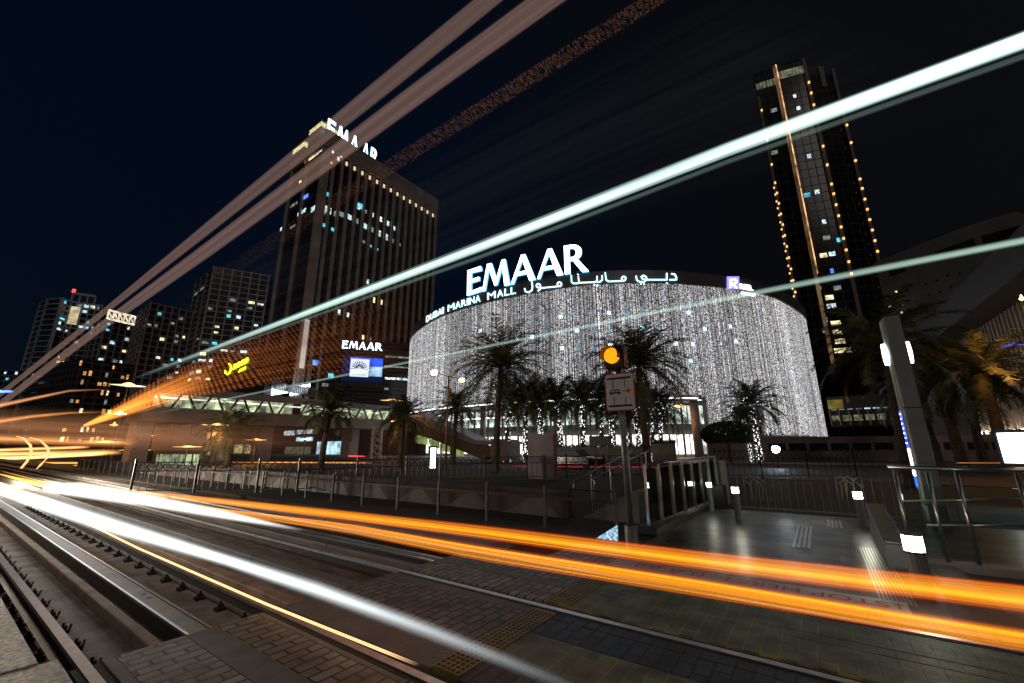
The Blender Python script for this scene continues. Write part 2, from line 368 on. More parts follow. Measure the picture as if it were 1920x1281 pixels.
# ground sign: reads from the platform towards the tracks
t = thing('ground_sign', 'white strip with red stop here lettering set in the paving', 'ground sign', (-.6, 6.4, 0))
b = MB(); b.box(-2.75, 6.2, .004, .52, 6.60, .009); b.build('sign_panel', M['whitesign'], t)
text_on('lettering', 'STOP HERE', (.36, 6.50, .0095), (-1, 0, 0), (0, -1, 0), .2, M['redpaint'], t, width=1.45, thick=.001, bold=.008)
ar = MB()
for x in (.44, -1.20):
    ar.box(x-.012, 6.30, .009, x+.012, 6.44, .0105); ar.prism([(x-.045, 6.44), (x, 6.52), (x+.045, 6.44)][::-1], .009, .0106)
ar.build('arrow', M['redpaint'], t)
def strokes_flat(name, sts, fn, wd, m, parent, thick):
    """polylines in 2-D, drawn as rounded bands; fn(u, v, out) gives the world point."""
    b = MB()
    for st in sts:
        for i in range(len(st)-1):
            (ax, ay), (bx, by) = st[i], st[i+1]; d = math.hypot(bx-ax, by-ay) or 1e-6; dx, dy = (bx-ax)/d, (by-ay)/d; nx, ny = -dy*wd/2, dx*wd/2
            ex, ey = dx*wd*.35, dy*wd*.35; o_ = .001*(i % 3)*thick*50
            P = [(ax-ex+nx, ay-ey+ny), (bx+ex+nx, by+ey+ny), (bx+ex-nx, by+ey-ny), (ax-ex-nx, ay-ey-ny)]
            n = len(b.v); b.v += [tuple(fn(p[0], p[1], 0)) for p in P]+[tuple(fn(p[0], p[1], thick+o_)) for p in P]
            b.f += [tuple(n+i for i in q) for q in ((0, 3, 2, 1), (4, 5, 6, 7), (0, 1, 5, 4), (1, 2, 6, 5), (2, 3, 7, 6), (3, 0, 4, 7))]
    return b.build(name, m, parent)
qf = [[(0, 0), (0, .3), (.25, .3), (.25, .05), (0, 0), (.55, 0)], [(.05, .45), (.1, .45)], [(.2, .45), (.25, .45)], [(.55, 0), (.6, .3), (.8, .3), (.8, .05), (.6, .05)], [(.7, .45), (.74, .45)],
      [(1.1, 0), (1.35, 0), (1.35, .28), (1.15, .28), (1.15, 0)], [(1.35, 0), (1.6, 0), (1.6, .2)], [(1.58, .35), (1.62, .35)], [(1.75, 0), (1.75, .45)]]
strokes_flat('lettering', qf, lambda u, v, o: Vector((-1.5-u*.5, 6.50-v*.42, .0092+o)), .06, M['redpaint'], t, .001)

# ============================================================ BOLLARDS, RAILS, TOTEM
warmwhite = emis('bollard_light', (1, 1, .78), 24)
def bollard(x, y, h, wd, label):
    t = thing('bollard', label, 'bollard', (x, y, 0), 'lit bollards on the platform')
    b = MB(); b.tube([(x, y, .004), (x, y, h-.14*wd/.13)], wd/2, 14); b.build('post', M['greypaint'], t, smooth=False)
    b = MB(); b.tube([(x, y, h-.14*wd/.13), (x, y, h-.02)], wd/2*.98, 14); b.build('lamp', warmwhite, t)
    b = MB()
    for k in range(4):
        a = PI/4+k*PI/2; b.tube([(x+wd/2*math.cos(a), y+wd/2*math.sin(a), h-.15*wd/.13), (x+wd/2*math.cos(a), y+wd/2*math.sin(a), h-.01)], wd*.035, 6)
    b.tube([(x, y, h-.145*wd/.13), (x, y, h-.13*wd/.13)], wd/2*1.08, 14); b.build('lamp_guard', M['darkmetal'], t)
    b = MB(); b.tube([(x, y, h-.02), (x, y, h)], wd/2*1.05, 14); b.build('cap', M['darkmetal'], t)
bollard(-1.76, 11.47, .74, .15, 'small lit bollard at the back of the platform by the glass railing')
bollard(.52, 11.98, .72, .16, 'lit bollard at the back right of the platform near the totem')
bollard(.73, 7.05, .66, .19, 'largest and nearest lit bollard at the front of the platform')
bollard(-2.55, 12.6, .74, .13, 'lit bollard seen through the glass railing')
# low dark granite bench/plinth blocks beside the big bollard
b = MB(); b.prism([(.95, 7.25), (1.25, 7.25), (1.25, 8.4), (.95, 8.4)], .004, [.10, .10, .10, .10]); tag(b.build('plinth', M['concrete'], bevel=.01), 'low stone plinth under the steel handrail', 'plinth')
# sloped machine panel (ticket validator) behind
t = thing('validator_cabinet', 'dark slanted steel cabinet beside the large lit bollard', 'cabinet', (.75, 9.2, 0))
b = MB(); b.prism([(.55, 8.3), (.8, 8.3), (.8, 10.6), (.55, 10.6)], .004, [.30, .30, .62, .62]); b.build('cabinet_body', M['greypaint'], t, bevel=.01)
b = MB(); b.prism([(.575, 8.4), (.775, 8.4), (.775, 10.5), (.575, 10.5)], [.31, .31, .60, .60], [.325, .325, .615, .615]); b.build('top_panel', M['stainless'], t)
# right handrail
t = thing('handrail', 'stainless handrail with two lower rails at the right of the platform', 'handrail', (1.2, 8.6, 0))
zt = 1.26
pts = []
for (px, py) in ((1676, 877), (1738, 880), (1795, 880), (2060, 882)):
    p = at_z(px, py, zt); pts.append(p)
YR = 8.6
top0 = at_y(1668, 877, YR)
def rz(px, py): return at_y(px, py, YR)
a0, a1 = rz(1664, 876), rz(2100, 886)
b = MB(); b.tube([a0, a1], .032, 12); b.build('top_rail', M['stainless'], t, smooth=True)
b = MB(); b.tube([rz(1690, 940), rz(2100, 931)], .016, 8); b.build('middle_rail', M['stainless'], t, smooth=True)
b = MB(); b.tube([rz(1738, 985), rz(2100, 985)], .016, 8); b.build('lower_rail', M['stainless'], t, smooth=True)
for (px, py) in ((1676, 880), (1738, 884), (1792, 882), (1905, 884), (2010, 885)):
    p = rz(px, py); b = MB(); b.tube([(p.x, YR+.002, .11 if px != 1738 else .11), (p.x, YR+.002, p.z)], .024, 12); b.build('post', M['stainless'], t, smooth=True)
gb = MB(); gb.box(a0.x+.1, YR+.05, .16, a1.x, YR+.062, 1.1); gb.build('glass_panel', M['glass'], t)
b = MB(); b.box(a0.x-.05, YR-.12, .004, a1.x+2, YR+.14, .11); tag(b.build('upstand', M['palewall'], bevel=.01), 'long pale stone upstand carrying the handrail on the right', 'upstand')
# glass railing on the left of the platform, on a sloping plinth
t = thing('glass_railing', 'glass railing with steel posts on a dark stone plinth left of the platform', 'railing', (-2.9, 11.5, 0))
y0, y1 = 8.87, 14.6
def gx_(y): return -3.0+.30*(y-y0)/(y1-y0)
b = MB(); b.tube([(gx_(y0), y0, 1.30), (gx_(y1), y1, 1.34)], .03, 10); b.build('top_rail', M['stainless'], t, smooth=True)
for k in range(8):
    y = y0+(y1-y0)*k/7; b = MB(); b.bar((gx_(y), y, .1), (gx_(y), y, 1.31), .05, .03, up=(0, 1, 0)); b.build('post', M['stainless'], t)
    if k < 7:
        yb = y0+(y1-y0)*(k+1)/7; b = MB(); b.prism([(gx_(y)-.006, y+.05), (gx_(y)+.006, y+.05), (gx_(yb)+.006, yb-.05), (gx_(yb)-.006, yb-.05)], .16, 1.22); b.build('glass_panel', M['glass'], t)
b = MB(); b.prism([(-3.22, 8.6), (-2.77, 8.6), (-2.55, 15), (-3.0, 15)], .0, .13); b.build('plinth', M['darkmetal'], t, bevel=.01)
b = MB(); b.box(-2.52, 14.2, .0, -2.38, 14.5, 1.25); tag(b.build('stone_pier', M['palewall'], bevel=.02), 'pale stone pier lit up by the small bollard behind the glass railing', 'pier')
b = MB(); b.box(-2.62, 13.15, .0, -2.3, 13.55, .6); tag(b.build('litter_box', M['blackpaint'], bevel=.02), 'black box at the end of the glass railing', 'bin')

# totem blade of the tram stop
Yt = 12.0
tl, tr_ = 1.53, 1.86
t = thing('totem', 'tall grey totem of the tram stop with a lit blue strip and round lamps', 'totem', (1.7, Yt, 0))
ZT = 4.45
pl = [(tl, Yt+.06), (tl+.05, Yt), (tr_, Yt), (tr_, Yt+.30), (tl+.05, Yt+.34), (tl, Yt+.28)]
b = MB(); b.prism(pl, .5, [ZT-.08, ZT, ZT, ZT, ZT, ZT-.08]); b.build('column', M['greypaint'], t, bevel=.025)
b = MB(); b.prism([(p[0]+.004, p[1]+.004) for p in pl], .0, .497); b.build('base', M['polegrey'], t, bevel=.01)
b = MB(); b.box(tl+.03, Yt-.004, 2.42, tr_+.003, Yt+.1, 2.44); b.build('seam', M['blackpaint'], t)
blue = emis('totem_blue', (.08, .16, 1.0), 1.6, .6, 7); lw = emis('totem_white', (.75, .9, 1), 7)
def side_panel(z0, z1, m, nm): b = MB(); b.box(tl-.014, Yt+.07, z0, tl-.002, Yt+.27, z1); return b.build(nm, m, t)
side_panel(1.62, 2.38, blue, 'lit_panel'); side_panel(1.05, 1.60, lw, 'lit_panel'); side_panel(.82, 1.03, emis('totem_blue2', (.03, .2, .9), 1.3), 'lit_panel')
for i in range(7): b = MB(); z = 1.7+i*.1; b.box(tl-.018, Yt+.1, z, tl-.0145, Yt+.24-.05*(i % 2), z+.02); b.build('panel_text', lw, t)
def disc(cx, cz_, sx, sz, side):
    b = MB(); k = 24
    ring = [(cx, Yt+.17+sx*math.cos(a*2*PI/k), cz_+sz*math.sin(a*2*PI/k)) for a in range(k)]
    n = len(b.v); b.v += ring+[(cx+side*.06, p[1], p[2]) for p in ring]; b.f.append(tuple(range(k))); b.f.append(tuple(k+i for i in range(k)))
    for i in range(k): b.f.append((i, (i+1) % k, k+(i+1) % k, k+i))
    b.build('lamp_disc', emis('totem_disc', (.80, .95, 1), 9), t)
disc(tl-.002, 3.62, .14, .24, -1); disc(tr_+.002, 3.62, .14, .24, 1)

# lit advertising panels
def lit_board(px0, px1, py0, py1, D, label, legs=True, m=None):
    a = at_d(px0, py1, D); c = at_d(px1, py1, D); zt = at_d(px0, py0, D).z; z0 = a.z
    t = thing('advert_panel', label, 'advert panel', ((a.x+c.x)/2, (a.y+c.y)/2, 0)); d = (c-a); d.z = 0; L_ = d.length; d.normalize(); n = Vector((-d.y, d.x, 0))*-1
    def bx(u0, u1, z0, z1, q0, q1, nm, mm): b = MB(); P = [a+d*u0+n*q0, a+d*u1+n*q0, a+d*u1+n*q1, a+d*u0+n*q1]; b.prism([(p.x, p.y) for p in P], z0, z1); b.build(nm, mm, t)
    bx(-.08, L_+.08, z0-.1, zt+.1, -.25, -.003, 'casing', M['darkmetal']); bx(0, L_, z0, zt, 0, .03, 'lit_face', m or emis('advert_face', (.82, .95, 1), 5, .3, 1.5))
    if legs:
        bx(L_*.35, L_*.65, 0, z0-.102, -.2, -.05, 'leg', M['darkmetal'])
lit_board(1884, 2010, 812, 868, 19, 'big bright white advert panel at the right edge behind the handrail')
lit_board(806, 816, 840, 878, 24, 'narrow bright lit advert panel beside the street lamp with two sodium heads')
lit_board(230, 262, 846, 892, 30, 'blurred pale blue lit panel among the lights at the far left') if False else None

# fence beyond the far track
t = thing('platform_fence', 'long dark steel fence with two rails beyond the far track', 'fence', (-9, 8.2, 0))
b = MB(); b.tube([(-60, 8.2, .80), (-3.35, 8.2, .80)], .018, 8); b.build('top_rail', M['darkmetal'], t)
b = MB(); b.bar((-60, 8.2, .60), (-3.35, 8.2, .60), .04, .05); b.build('lower_rail', M['rust'], t)
for k in range(30):
    x = -3.4-k*1.62; b = MB(); b.bar((x, 8.2, -.3), (x, 8.2, .84), .06, .05, up=(0, 1, 0)); b.build('post', M['fencepost'], t)
# low wall with a wave painted along it
t = thing('wave_wall', 'low grey wall with a lighter wave pattern behind the platform fence', 'wall', (-12, 9.6, 0))
b = MB(); b.box(-60, 9.6, -.3, -5.2, 9.8, .62); b.build('wall', mat('wave_dark', (.055, .045, .045), .7), t)
for k in range(16):
    x1 = -5.4-k*2.2; b = MB(); top = []
    for i in range(13):
        u = i/12; top.append((x1-2.1+u*2.1, -.05+.46*max(0, math.sin(PI*u**1.6))**1.4))
    n = len(top); vs = [(p[0], 9.59, p[1]) for p in top]+[(p[0], 9.59, -.3) for p in top]; b.v += vs+[(p[0], 9.598, p[2]) for p in vs]
    for i in range(n-1): b.f += [(i, i+1, n+i+1, n+i), (2*n+i, 2*n+i+1, 3*n+i+1, 3*n+i), (i, i+1, 2*n+i+1, 2*n+i)]
    b.build('wave_panel', mat('wave_light', (.10, .095, .095), .6), t) if k else b.build('wave_panel', mat('wave_light', (.10, .095, .095), .6), t)
# stairs with their own rail
t = thing('stairs', 'short flight of stairs with thin railings beside the glass railing', 'stairs', (-4.5, 10, 0))
b = MB()
for k in range(6): b.box(-5.2+k*.28, 9.85, -.3, -5.2+(k+1)*.28-.003, 11.2, -.12+k*.15)
b.build('steps', M['concrete'], t, bevel=.01)
for y in (9.9, 11.1):
    b = MB(); b.tube([(-5.3, y, .75), (-3.6, y, 1.55)], .02, 8)
    b.build('handrail', M['stainless'], t)
    for k in range(4): b = MB(); x = -5.2+k*.5; b.tube([(x, y, -.1+k*.24), (x, y, .80+k*.235)], .014, 6); b.build('rail_post', M['stainless'], t)
b = MB(); q = [at_y(p[0], p[1], 7.9) for p in ((1100, 1020), (1157, 985), (1159, 1024))]
b.v += [tuple(p) for p in q]+[(p.x, p.y+.02, p.z) for p in q]; b.f += [(0, 1, 2), (5, 4, 3), (0, 1, 4, 3), (1, 2, 5, 4), (2, 0, 3, 5)]
tag(b.build('lit_glass_pane', emis('lit_grid', (.50, .78, 1), .7, .8, 20)), 'small triangular pane glowing pale blue under the traffic signal pole', 'lit pane')

# ------------------------------------------------------------ level-crossing signal with tram sign
Yp = 7.3
t = thing('crossing_signal', 'grey pole with an amber signal lamp and a white tram warning sign', 'traffic signal', (-2.84, Yp, 0))
b = MB(); b.tube([(-2.82, Yp+.1, 0), (-2.85, Yp+.1, 3.3)], .055, 14); b.build('pole', M['polegrey'], t, smooth=True)
b = MB(); b.tube([(-2.82, Yp+.1, 0), (-2.82, Yp+.1, .35)], .11, 14); b.build('pole_base', M['polegrey'], t)
b = MB(); b.box(-3.06, Yp-.05, 3.08, -2.68, Yp+.20, 3.50); b.build('signal_housing', M['blackpaint'], t, bevel=.02)
amber = emis('amber_lens', (1, .22, .005), 2.2, .25, 40)
cx_, cz_ = -2.89, 3.31
b = MB(); b.tube([(cx_, Yp-.10, cz_), (cx_, Yp-.055, cz_)], .145, 28); b.build('lens', amber, t)
# visor: open half tube
b = MB(); k = 18
for i in range(k+1):
    a = -PI*.12+i/k*PI*1.24; b.v += [(cx_+.165*math.cos(a), Yp-.05, cz_+.165*math.sin(a)), (cx_+.165*math.cos(a), Yp-.24, cz_+.165*math.sin(a)-.01), (cx_+.175*math.cos(a), Yp-.05, cz_+.175*math.sin(a)), (cx_+.175*math.cos(a), Yp-.24, cz_+.175*math.sin(a)-.01)]
for i in range(k): n = i*4; b.f += [(n, n+4, n+5, n+1), (n+2, n+3, n+7, n+6), (n+1, n+5, n+7, n+3)]
b.build('visor', M['blackpaint'], t)
sx0, sx1, sz0, sz1 = -3.09, -2.53, 2.29, 2.98
def rrect(b, x0, x1, z0, z1, r_, ya, yb):
    pts = []
    for cx, cz, a0 in ((x1-r_, z1-r_, 0), (x0+r_, z1-r_, 90), (x0+r_, z0+r_, 180), (x1-r_, z0+r_, 270)):
        for i in range(6): a = R(a0+i*18); pts.append((cx+r_*math.cos(a), cz+r_*math.sin(a)))
    n = len(b.v); k = len(pts); b.v += [(p[0], ya, p[1]) for p in pts]+[(p[0], yb, p[1]) for p in pts]
    b.f.append(tuple(n+i for i in range(k))); b.f.append(tuple(n+k+i for i in range(k))[::-1])
    for i in range(k): b.f.append((n+i, n+(i+1) % k, n+k+(i+1) % k, n+k+i))
b = MB(); rrect(b, sx0, sx1, sz0, sz1, .05, Yp, Yp+.02); sgn = b.build('sign_board', M['redpaint'], t)
def child(mb, nm, m, par, root):
    o = mb.build(nm, m, None); o.parent = par; o.matrix_parent_inverse = par.matrix_parent_inverse.copy() if False else Matrix(); return o
b = MB(); rrect(b, sx0+.018, sx1-.018, sz0+.018, sz1-.018, .04, Yp-.004, Yp-.001); child(b, 'sign_face', M['whitesign'], sgn, t)
b = MB(); yy = (Yp-.008, Yp-.005)
b.box(sx0+.05, yy[0], sz1-.11, sx1-.06, yy[1], sz1-.075); b.box(sx0+.05, yy[0], sz0+.075, sx1-.06, yy[1], sz0+.11)
for x in (sx0+.16, sx1-.18):
    b.box(x-.006, yy[0], sz1-.27, x+.006, yy[1], sz1-.112); b.box(x-.006, yy[0], sz0+.112, x+.006, yy[1], sz0+.25)
# tram pictogram
zc = (sz0+sz1)/2+.01
b.prism([(0, 0)]*0 or [(sx0+.08, yy[0]), (sx0+.30, yy[0]), (sx0+.30, yy[1]), (sx0+.08, yy[1])], zc-.035, zc-.012)
b.prism([(sx0+.115, yy[0]), (sx0+.275, yy[0]), (sx0+.275, yy[1]), (sx0+.115, yy[1])], zc+.025, zc+.04)
for i in range(5): x = sx0+.10+i*.045; b.box(x-.004, yy[0], zc-.011, x+.008, yy[1], zc+.024)
for x in (sx0+.12, sx0+.26): b.box(x-.022, yy[0], zc-.052, x+.022, yy[1], zc-.036)
child(b, 'tram_symbol', M['blackpaint'], sgn, t)
b = MB(); b.box(sx0+.34, yy[0], zc-.012, sx0+.42, yy[1], zc+.012)
n = len(b.v); b.v += [(sx0+.42, yy[0], zc-.05), (sx0+.49, yy[0], zc), (sx0+.42, yy[0], zc+.05), (sx0+.42, yy[1], zc-.05), (sx0+.49, yy[1], zc), (sx0+.42, yy[1], zc+.05)]
b.f += [(n, n+1, n+2), (n+5, n+4, n+3), (n, n+1, n+4, n+3), (n+1, n+2, n+5, n+4), (n+2, n, n+3, n+5)]
child(b, 'arrow', M['redpaint'], sgn, t)

# ============================================================ THE MALL
PLAN = [(-62, 118), (-74, 108), (-81, 96), (-84, 84), (-82.5, 74), (-78.9, 66.9), (-71.0, 60.6), (-62.9, 56.6), (-54.5, 53.9), (-46.5, 53.0), (-38.7, 53.3), (-31.4, 54.4), (-26.3, 55.8), (-21.9, 57.9), (-15.9, 62.2), (-12.3, 65.8), (-8.5, 70.2),
        (-4.7, 75.6), (-2.7, 79.8), (-.8, 86.1), (.9, 93.8), (1.6, 100.5), (.6, 108), (-3, 116), (-10, 122)]
def catmull(P, n=8):
    o = []
    for i in range(len(P)-1):
        p0, p1, p2, p3 = P[max(i-1, 0)], P[i], P[i+1], P[min(i+2, len(P)-1)]
        for k in range(n):
            t = k/n; o.append(tuple(.5*((2*p1[j])+(-p0[j]+p2[j])*t+(2*p0[j]-5*p1[j]+4*p2[j]-p3[j])*t*t+(-p0[j]+3*p1[j]-3*p2[j]+p3[j])*t**3) for j in (0, 1)))
    o.append(P[-1]); return o
CUR = catmull(PLAN)
def off(P, d):
    o = []
    for i in range(len(P)):
        a = Vector(P[max(i-1, 0)]); c = Vector(P[min(i+1, len(P)-1)]); t_ = (c-a).normalized(); n = Vector((t_.y, -t_.x))
        o.append((P[i][0]+n.x*d, P[i][1]+n.y*d))
    return o
ZL, ZP = 26.0, 28.1
def on_curve(px, py, d=0):
    dr = ray(px, py); P = off(CUR, d) if d else CUR; best = None
    for i in range(len(P)-1):
        ax, ay = P[i]; bx, by = P[i+1]; ex, ey = bx-ax, by-ay; den = dr.x*ey-dr.y*ex
        if abs(den) < 1e-9: continue
        t_ = (ax*ey-ay*ex)/den; s_ = (ax*dr.y-ay*dr.x)/den
        if t_ > 0 and -1e-6 <= s_ <= 1+1e-6 and (best is None or t_ < best[0]): best = (t_, i, s_)
    if best is None: return None
    p = Vector((0, 0, H))+best[0]*dr; a = Vector(P[best[1]]); c = Vector(P[best[1]+1]); tg = (c-a).normalized()
    return p, Vector((tg.x, tg.y, 0)), Vector((tg.y, -tg.x, 0))
mall = thing('mall_building', 'curved shopping mall wrapped in a curtain of white light strings', 'shopping mall', (-40, 80, .1))
wallm = M['mallwall']
b = MB(); b.prism(off(CUR, -1.0), 8.3, ZL+.2); b.build('wall', wallm, mall)
b = MB(); b.prism(off(CUR, -1.6), .12, 8.297); b.build('podium', mat('podium', (.10, .10, .10), .5), mall)
# parapet as a band
b = MB(); po = off(CUR, .25); pi_ = off(CUR, -1.2); n = len(po)
for i in range(n-1):
    a, c, d, e_ = po[i], po[i+1], pi_[i+1], pi_[i]
    k = len(b.v); b.v += [(*a, ZL), (*c, ZL), (*d, ZL), (*e_, ZL), (*a, ZP), (*c, ZP), (*d, ZP), (*e_, ZP)]
    b.f += [(k, k+1, k+2, k+3), (k+4, k+5, k+6, k+7), (k, k+1, k+5, k+4), (k+3, k+2, k+6, k+7)]
b.build('parapet', M['parapet'], mall)
# light strings
lm, nt_, N_, L_, bb = new_mat('fairy_light_string'); N_.remove(bb)
tc_ = N_.new('ShaderNodeTexCoord'); vm = N_.new('ShaderNodeVectorMath'); vm.operation = 'MULTIPLY'; vm.inputs[1].default_value = (6, 6, 8.5)
fl_ = N_.new('ShaderNodeVectorMath'); fl_.operation = 'FLOOR'; L_.new(tc_.outputs['Object'], vm.inputs[0]); L_.new(vm.outputs[0], fl_.inputs[0])
wn = N_.new('ShaderNodeTexWhiteNoise'); wn.noise_dimensions = '3D'; L_.new(fl_.outputs[0], wn.inputs[0])
pw = N_.new('ShaderNodeMath'); pw.operation = 'POWER'; pw.inputs[1].default_value = 1.35; L_.new(wn.outputs[0], pw.inputs[0])
mp_ = N_.new('ShaderNodeMapping'); mp_.inputs['Scale'].default_value = (.55, .55, .03); L_.new(tc_.outputs['Object'], mp_.inputs[0])
ns = N_.new('ShaderNodeTexNoise'); ns.inputs['Scale'].default_value = 1; ns.inputs['Detail'].default_value = 3; L_.new(mp_.outputs[0], ns.inputs[0])
mr2 = N_.new('ShaderNodeMapRange'); mr2.inputs[1].default_value = .3; mr2.inputs[2].default_value = .7; mr2.inputs[3].default_value = .85; mr2.inputs[4].default_value = 2.0; L_.new(ns.outputs[0], mr2.inputs[0])
vz = N_.new('ShaderNodeVectorMath'); vz.operation = 'MULTIPLY'; vz.inputs[1].default_value = (1, 1, 0); L_.new(fl_.outputs[0], vz.inputs[0])
wz = N_.new('ShaderNodeTexWhiteNoise'); wz.noise_dimensions = '3D'; L_.new(vz.outputs[0], wz.inputs[0]); mz = N_.new('ShaderNodeMapRange'); mz.inputs[3].default_value = .45; mz.inputs[4].default_value = 1.2; L_.new(wz.outputs[0], mz.inputs[0])
m0 = N_.new('ShaderNodeMath'); m0.operation = 'MULTIPLY'; L_.new(pw.outputs[0], m0.inputs[0]); L_.new(mz.outputs[0], m0.inputs[1])
mu = N_.new('ShaderNodeMath'); mu.operation = 'MULTIPLY'; L_.new(m0.outputs[0], mu.inputs[0]); L_.new(mr2.outputs[0], mu.inputs[1])
cr2 = N_.new('ShaderNodeValToRGB'); cr2.color_ramp.elements[0].color = (.66, .76, 1, 1); cr2.color_ramp.elements[1].color = (1, .86, .66, 1); e = cr2.color_ramp.elements.new(.5); e.color = (.95, .96, 1, 1)
L_.new(wn.outputs['Color'], cr2.inputs[0]); em = N_.new('ShaderNodeEmission'); L_.new(cr2.outputs[0], em.inputs[0]); L_.new(mu.outputs[0], em.inputs[1]); L_.new(em.outputs[0], N_['Material Output'].inputs[0])
b = MB(); acc = 0; sp_ = .145
LN = []
for i in range(len(CUR)-1):
    a = Vector(CUR[i]); c = Vector(CUR[i+1]); l = (c-a).length; t0 = -acc
    while t0+sp_ <= l: t0 += sp_; LN.append(a+(c-a)*(t0/l))
    acc = l-t0
for p in LN:
    j = random.uniform(-.35, .25); jx = random.uniform(-.05, .05)
    s = p.x  # over the entrance, left of about x = -12, the strings stop at the canopy
    zb = 8.45 if s < -12.4 and p.y < 80 else 3.05
    r_ = random.uniform(.022, .036)
    x, y = p.x+jx, p.y+jx
    b.box(x-r_, y-r_, zb+random.uniform(0, .5), x+r_, y+r_, ZL-.02)
b.build('light_curtain', lm, mall)
# bluish lamps in the wall behind the strings
blu = emis('wall_spot', (.45, .85, 1), 4)
spots = [(1051, 594), (1142, 587), (1291, 586), (1205, 615), (1082, 620), (997, 632), (900, 621), (1322, 617), (1054, 653), (1144, 646), (1300, 645), (970, 635), (1111, 588, 1), (1080, 592, 1), (1173, 584, 1), (1204, 582, 1), (1020, 597, 1), (995, 600, 1), (1112, 618, 1), (1143, 615, 1), (1174, 613, 1), (1235, 611, 1), (1083, 650, 1), (1113, 648, 1), (1024, 626, 1), (1267, 644), (1295, 676), (1380, 640), (1370, 612)]
for s in spots:
    r_ = on_curve(s[0], s[1], -.93)
    if not r_: continue
    p, tg, nn = r_; big = len(s) == 2; hw, hh = (.3, .28) if big else (.35, .65)
    b = MB(); P = [p-tg*hw, p+tg*hw, p+tg*hw-nn*.05, p-tg*hw-nn*.05]; b.prism([(q.x, q.y) for q in P], p.z-hh, p.z+hh)
    b.build('window', blu if big else emis('dim_window', (.12, .28, .40), .9), mall)
# canopy rims, storefront glass and columns
can = off(CUR, 2.4); can2 = off(CUR, 3.6)
def seg(P, x0, x1): return [p for p in P if x0 <= p[0] <= x1 and p[1] < 76]
def band(P, z0, z1, th, nm, m, inner=None):
    b = MB(); Q = off(P, -th)
    b.prism(P+Q[::-1], z0, z1); return b.build(nm, m, mall)
sg = seg(can, -66, -12.5)
band(sg, 7.7, 8.28, 3.9, 'canopy', M['parapet'])
rimg = emis('canopy_rim', (1, .98, .93), 4, .5, .3)
band([p for p in off(sg, .12)], 8.0, 8.16, .1, 'canopy_light', rimg)
sg2 = seg(off(CUR, 1.2), -60, -36); band(sg2, 6.0, 6.16, .12, 'canopy_light', rimg)
shop = emis('shop_window', (.86, 1, .90), .75, .85, .9); shopb = emis('shop_window_low', (1, .93, .80), 1.7, .8, .7)
gl = seg(off(CUR, -1.2), -62, -13)
st = 3
for i in range(0, len(gl)-st, st):
    P = gl[i:i+st+1]
    if len(P) < 2: continue
    P = [P[0], P[-1]]
    d = (Vector(P[1])-Vector(P[0])); P = [tuple(Vector(P[0])+d*.03), tuple(Vector(P[1])-d*.03)]
    for z0, z1, m in ((4.7, 7.5, shop), (.5, 3.3, shopb)):
        Q = off(P, .14); b = MB(); b.prism(Q+P[::-1], z0, z1); w_ = b.build('shop_window', m, mall)
        fr = MB(); Q2 = off(P, .26)
        for k in range(3):
            u = k/2; q = Vector(Q2[0])*(1-u)+Vector(Q2[1])*u; fr.bar((q.x, q.y, z0-.05), (q.x, q.y, z1+.05), .12)
        for z in (z0, z1): fr.bar((*Q2[0], z), (*Q2[1], z), .1)
        o = fr.build('frame', M['darkmetal'], None); o.parent = w_; o.matrix_parent_inverse = Matrix()
for px in (475, 880, 1000):
    pass
for px, wd in ((905, .9), (1046, 1.1), (1180, 1.0), (1310, 1.2)):
    r_ = on_curve(px, 840, 1.6)
    if r_: p = r_[0]; b = MB(); b.tube([(p.x, p.y, .12), (p.x, p.y, 7.72)], wd/2, 18); b.build('column', M['palewall'], mall, smooth=True)
# ---- letters following the parapet
ARCE = {'E': [[(0, 0), (0, 1)], ],}
def letter_polys(ch):
    if ch == 'E': return [[(0, 0), (.26, 0), (.26, 1), (0, 1)], [(.25, 0), (.95, .02), (1, .17), (.25, .13)], [(.25, .46), (.82, .46), (.82, .60), (.25, .60)], [(.25, .86), (.97, .82), (.92, 1), (.25, 1)]]
    if ch == 'M': return [[(0, 0), (.10, 0), (.26, 1), (.17, 1)], [(.17, 1), (.33, 1), (.56, .22), (.46, .10)], [(.45, .10), (.54, .12), (.80, 1), (.72, 1)], [(.71, 1), (.84, 1), (1, 0), (.82, 0)]]
    if ch == 'A': return [[(0, 0), (.11, 0), (.56, 1), (.44, 1)], [(.42, 1), (.60, 1), (1, 0), (.76, 0)], [(.2, .27), (.82, .27), (.80, .39), (.24, .39)]]
    if ch == 'R':
        P = [[(0, 0), (.24, 0), (.24, 1), (0, 1)]]; k = 10
        for i in range(k):
            a0 = PI/2-PI*i/k; a1 = PI/2-PI*(i+1)/k
            P.append([(.38+.40*math.cos(a0), .72+.28*math.sin(a0)), (.38+.40*math.cos(a1), .72+.28*math.sin(a1)), (.36+.16*math.cos(a1), .72+.16*math.sin(a1)), (.36+.16*math.cos(a0), .72+.16*math.sin(a0))])
        P += [[(.23, .88), (.385, .88), (.385, 1), (.23, 1)], [(.23, .44), (.385, .44), (.385, .56), (.23, .56)], [(.34, .47), (.58, .47), (1.04, 0), (.76, 0)]]
        return P
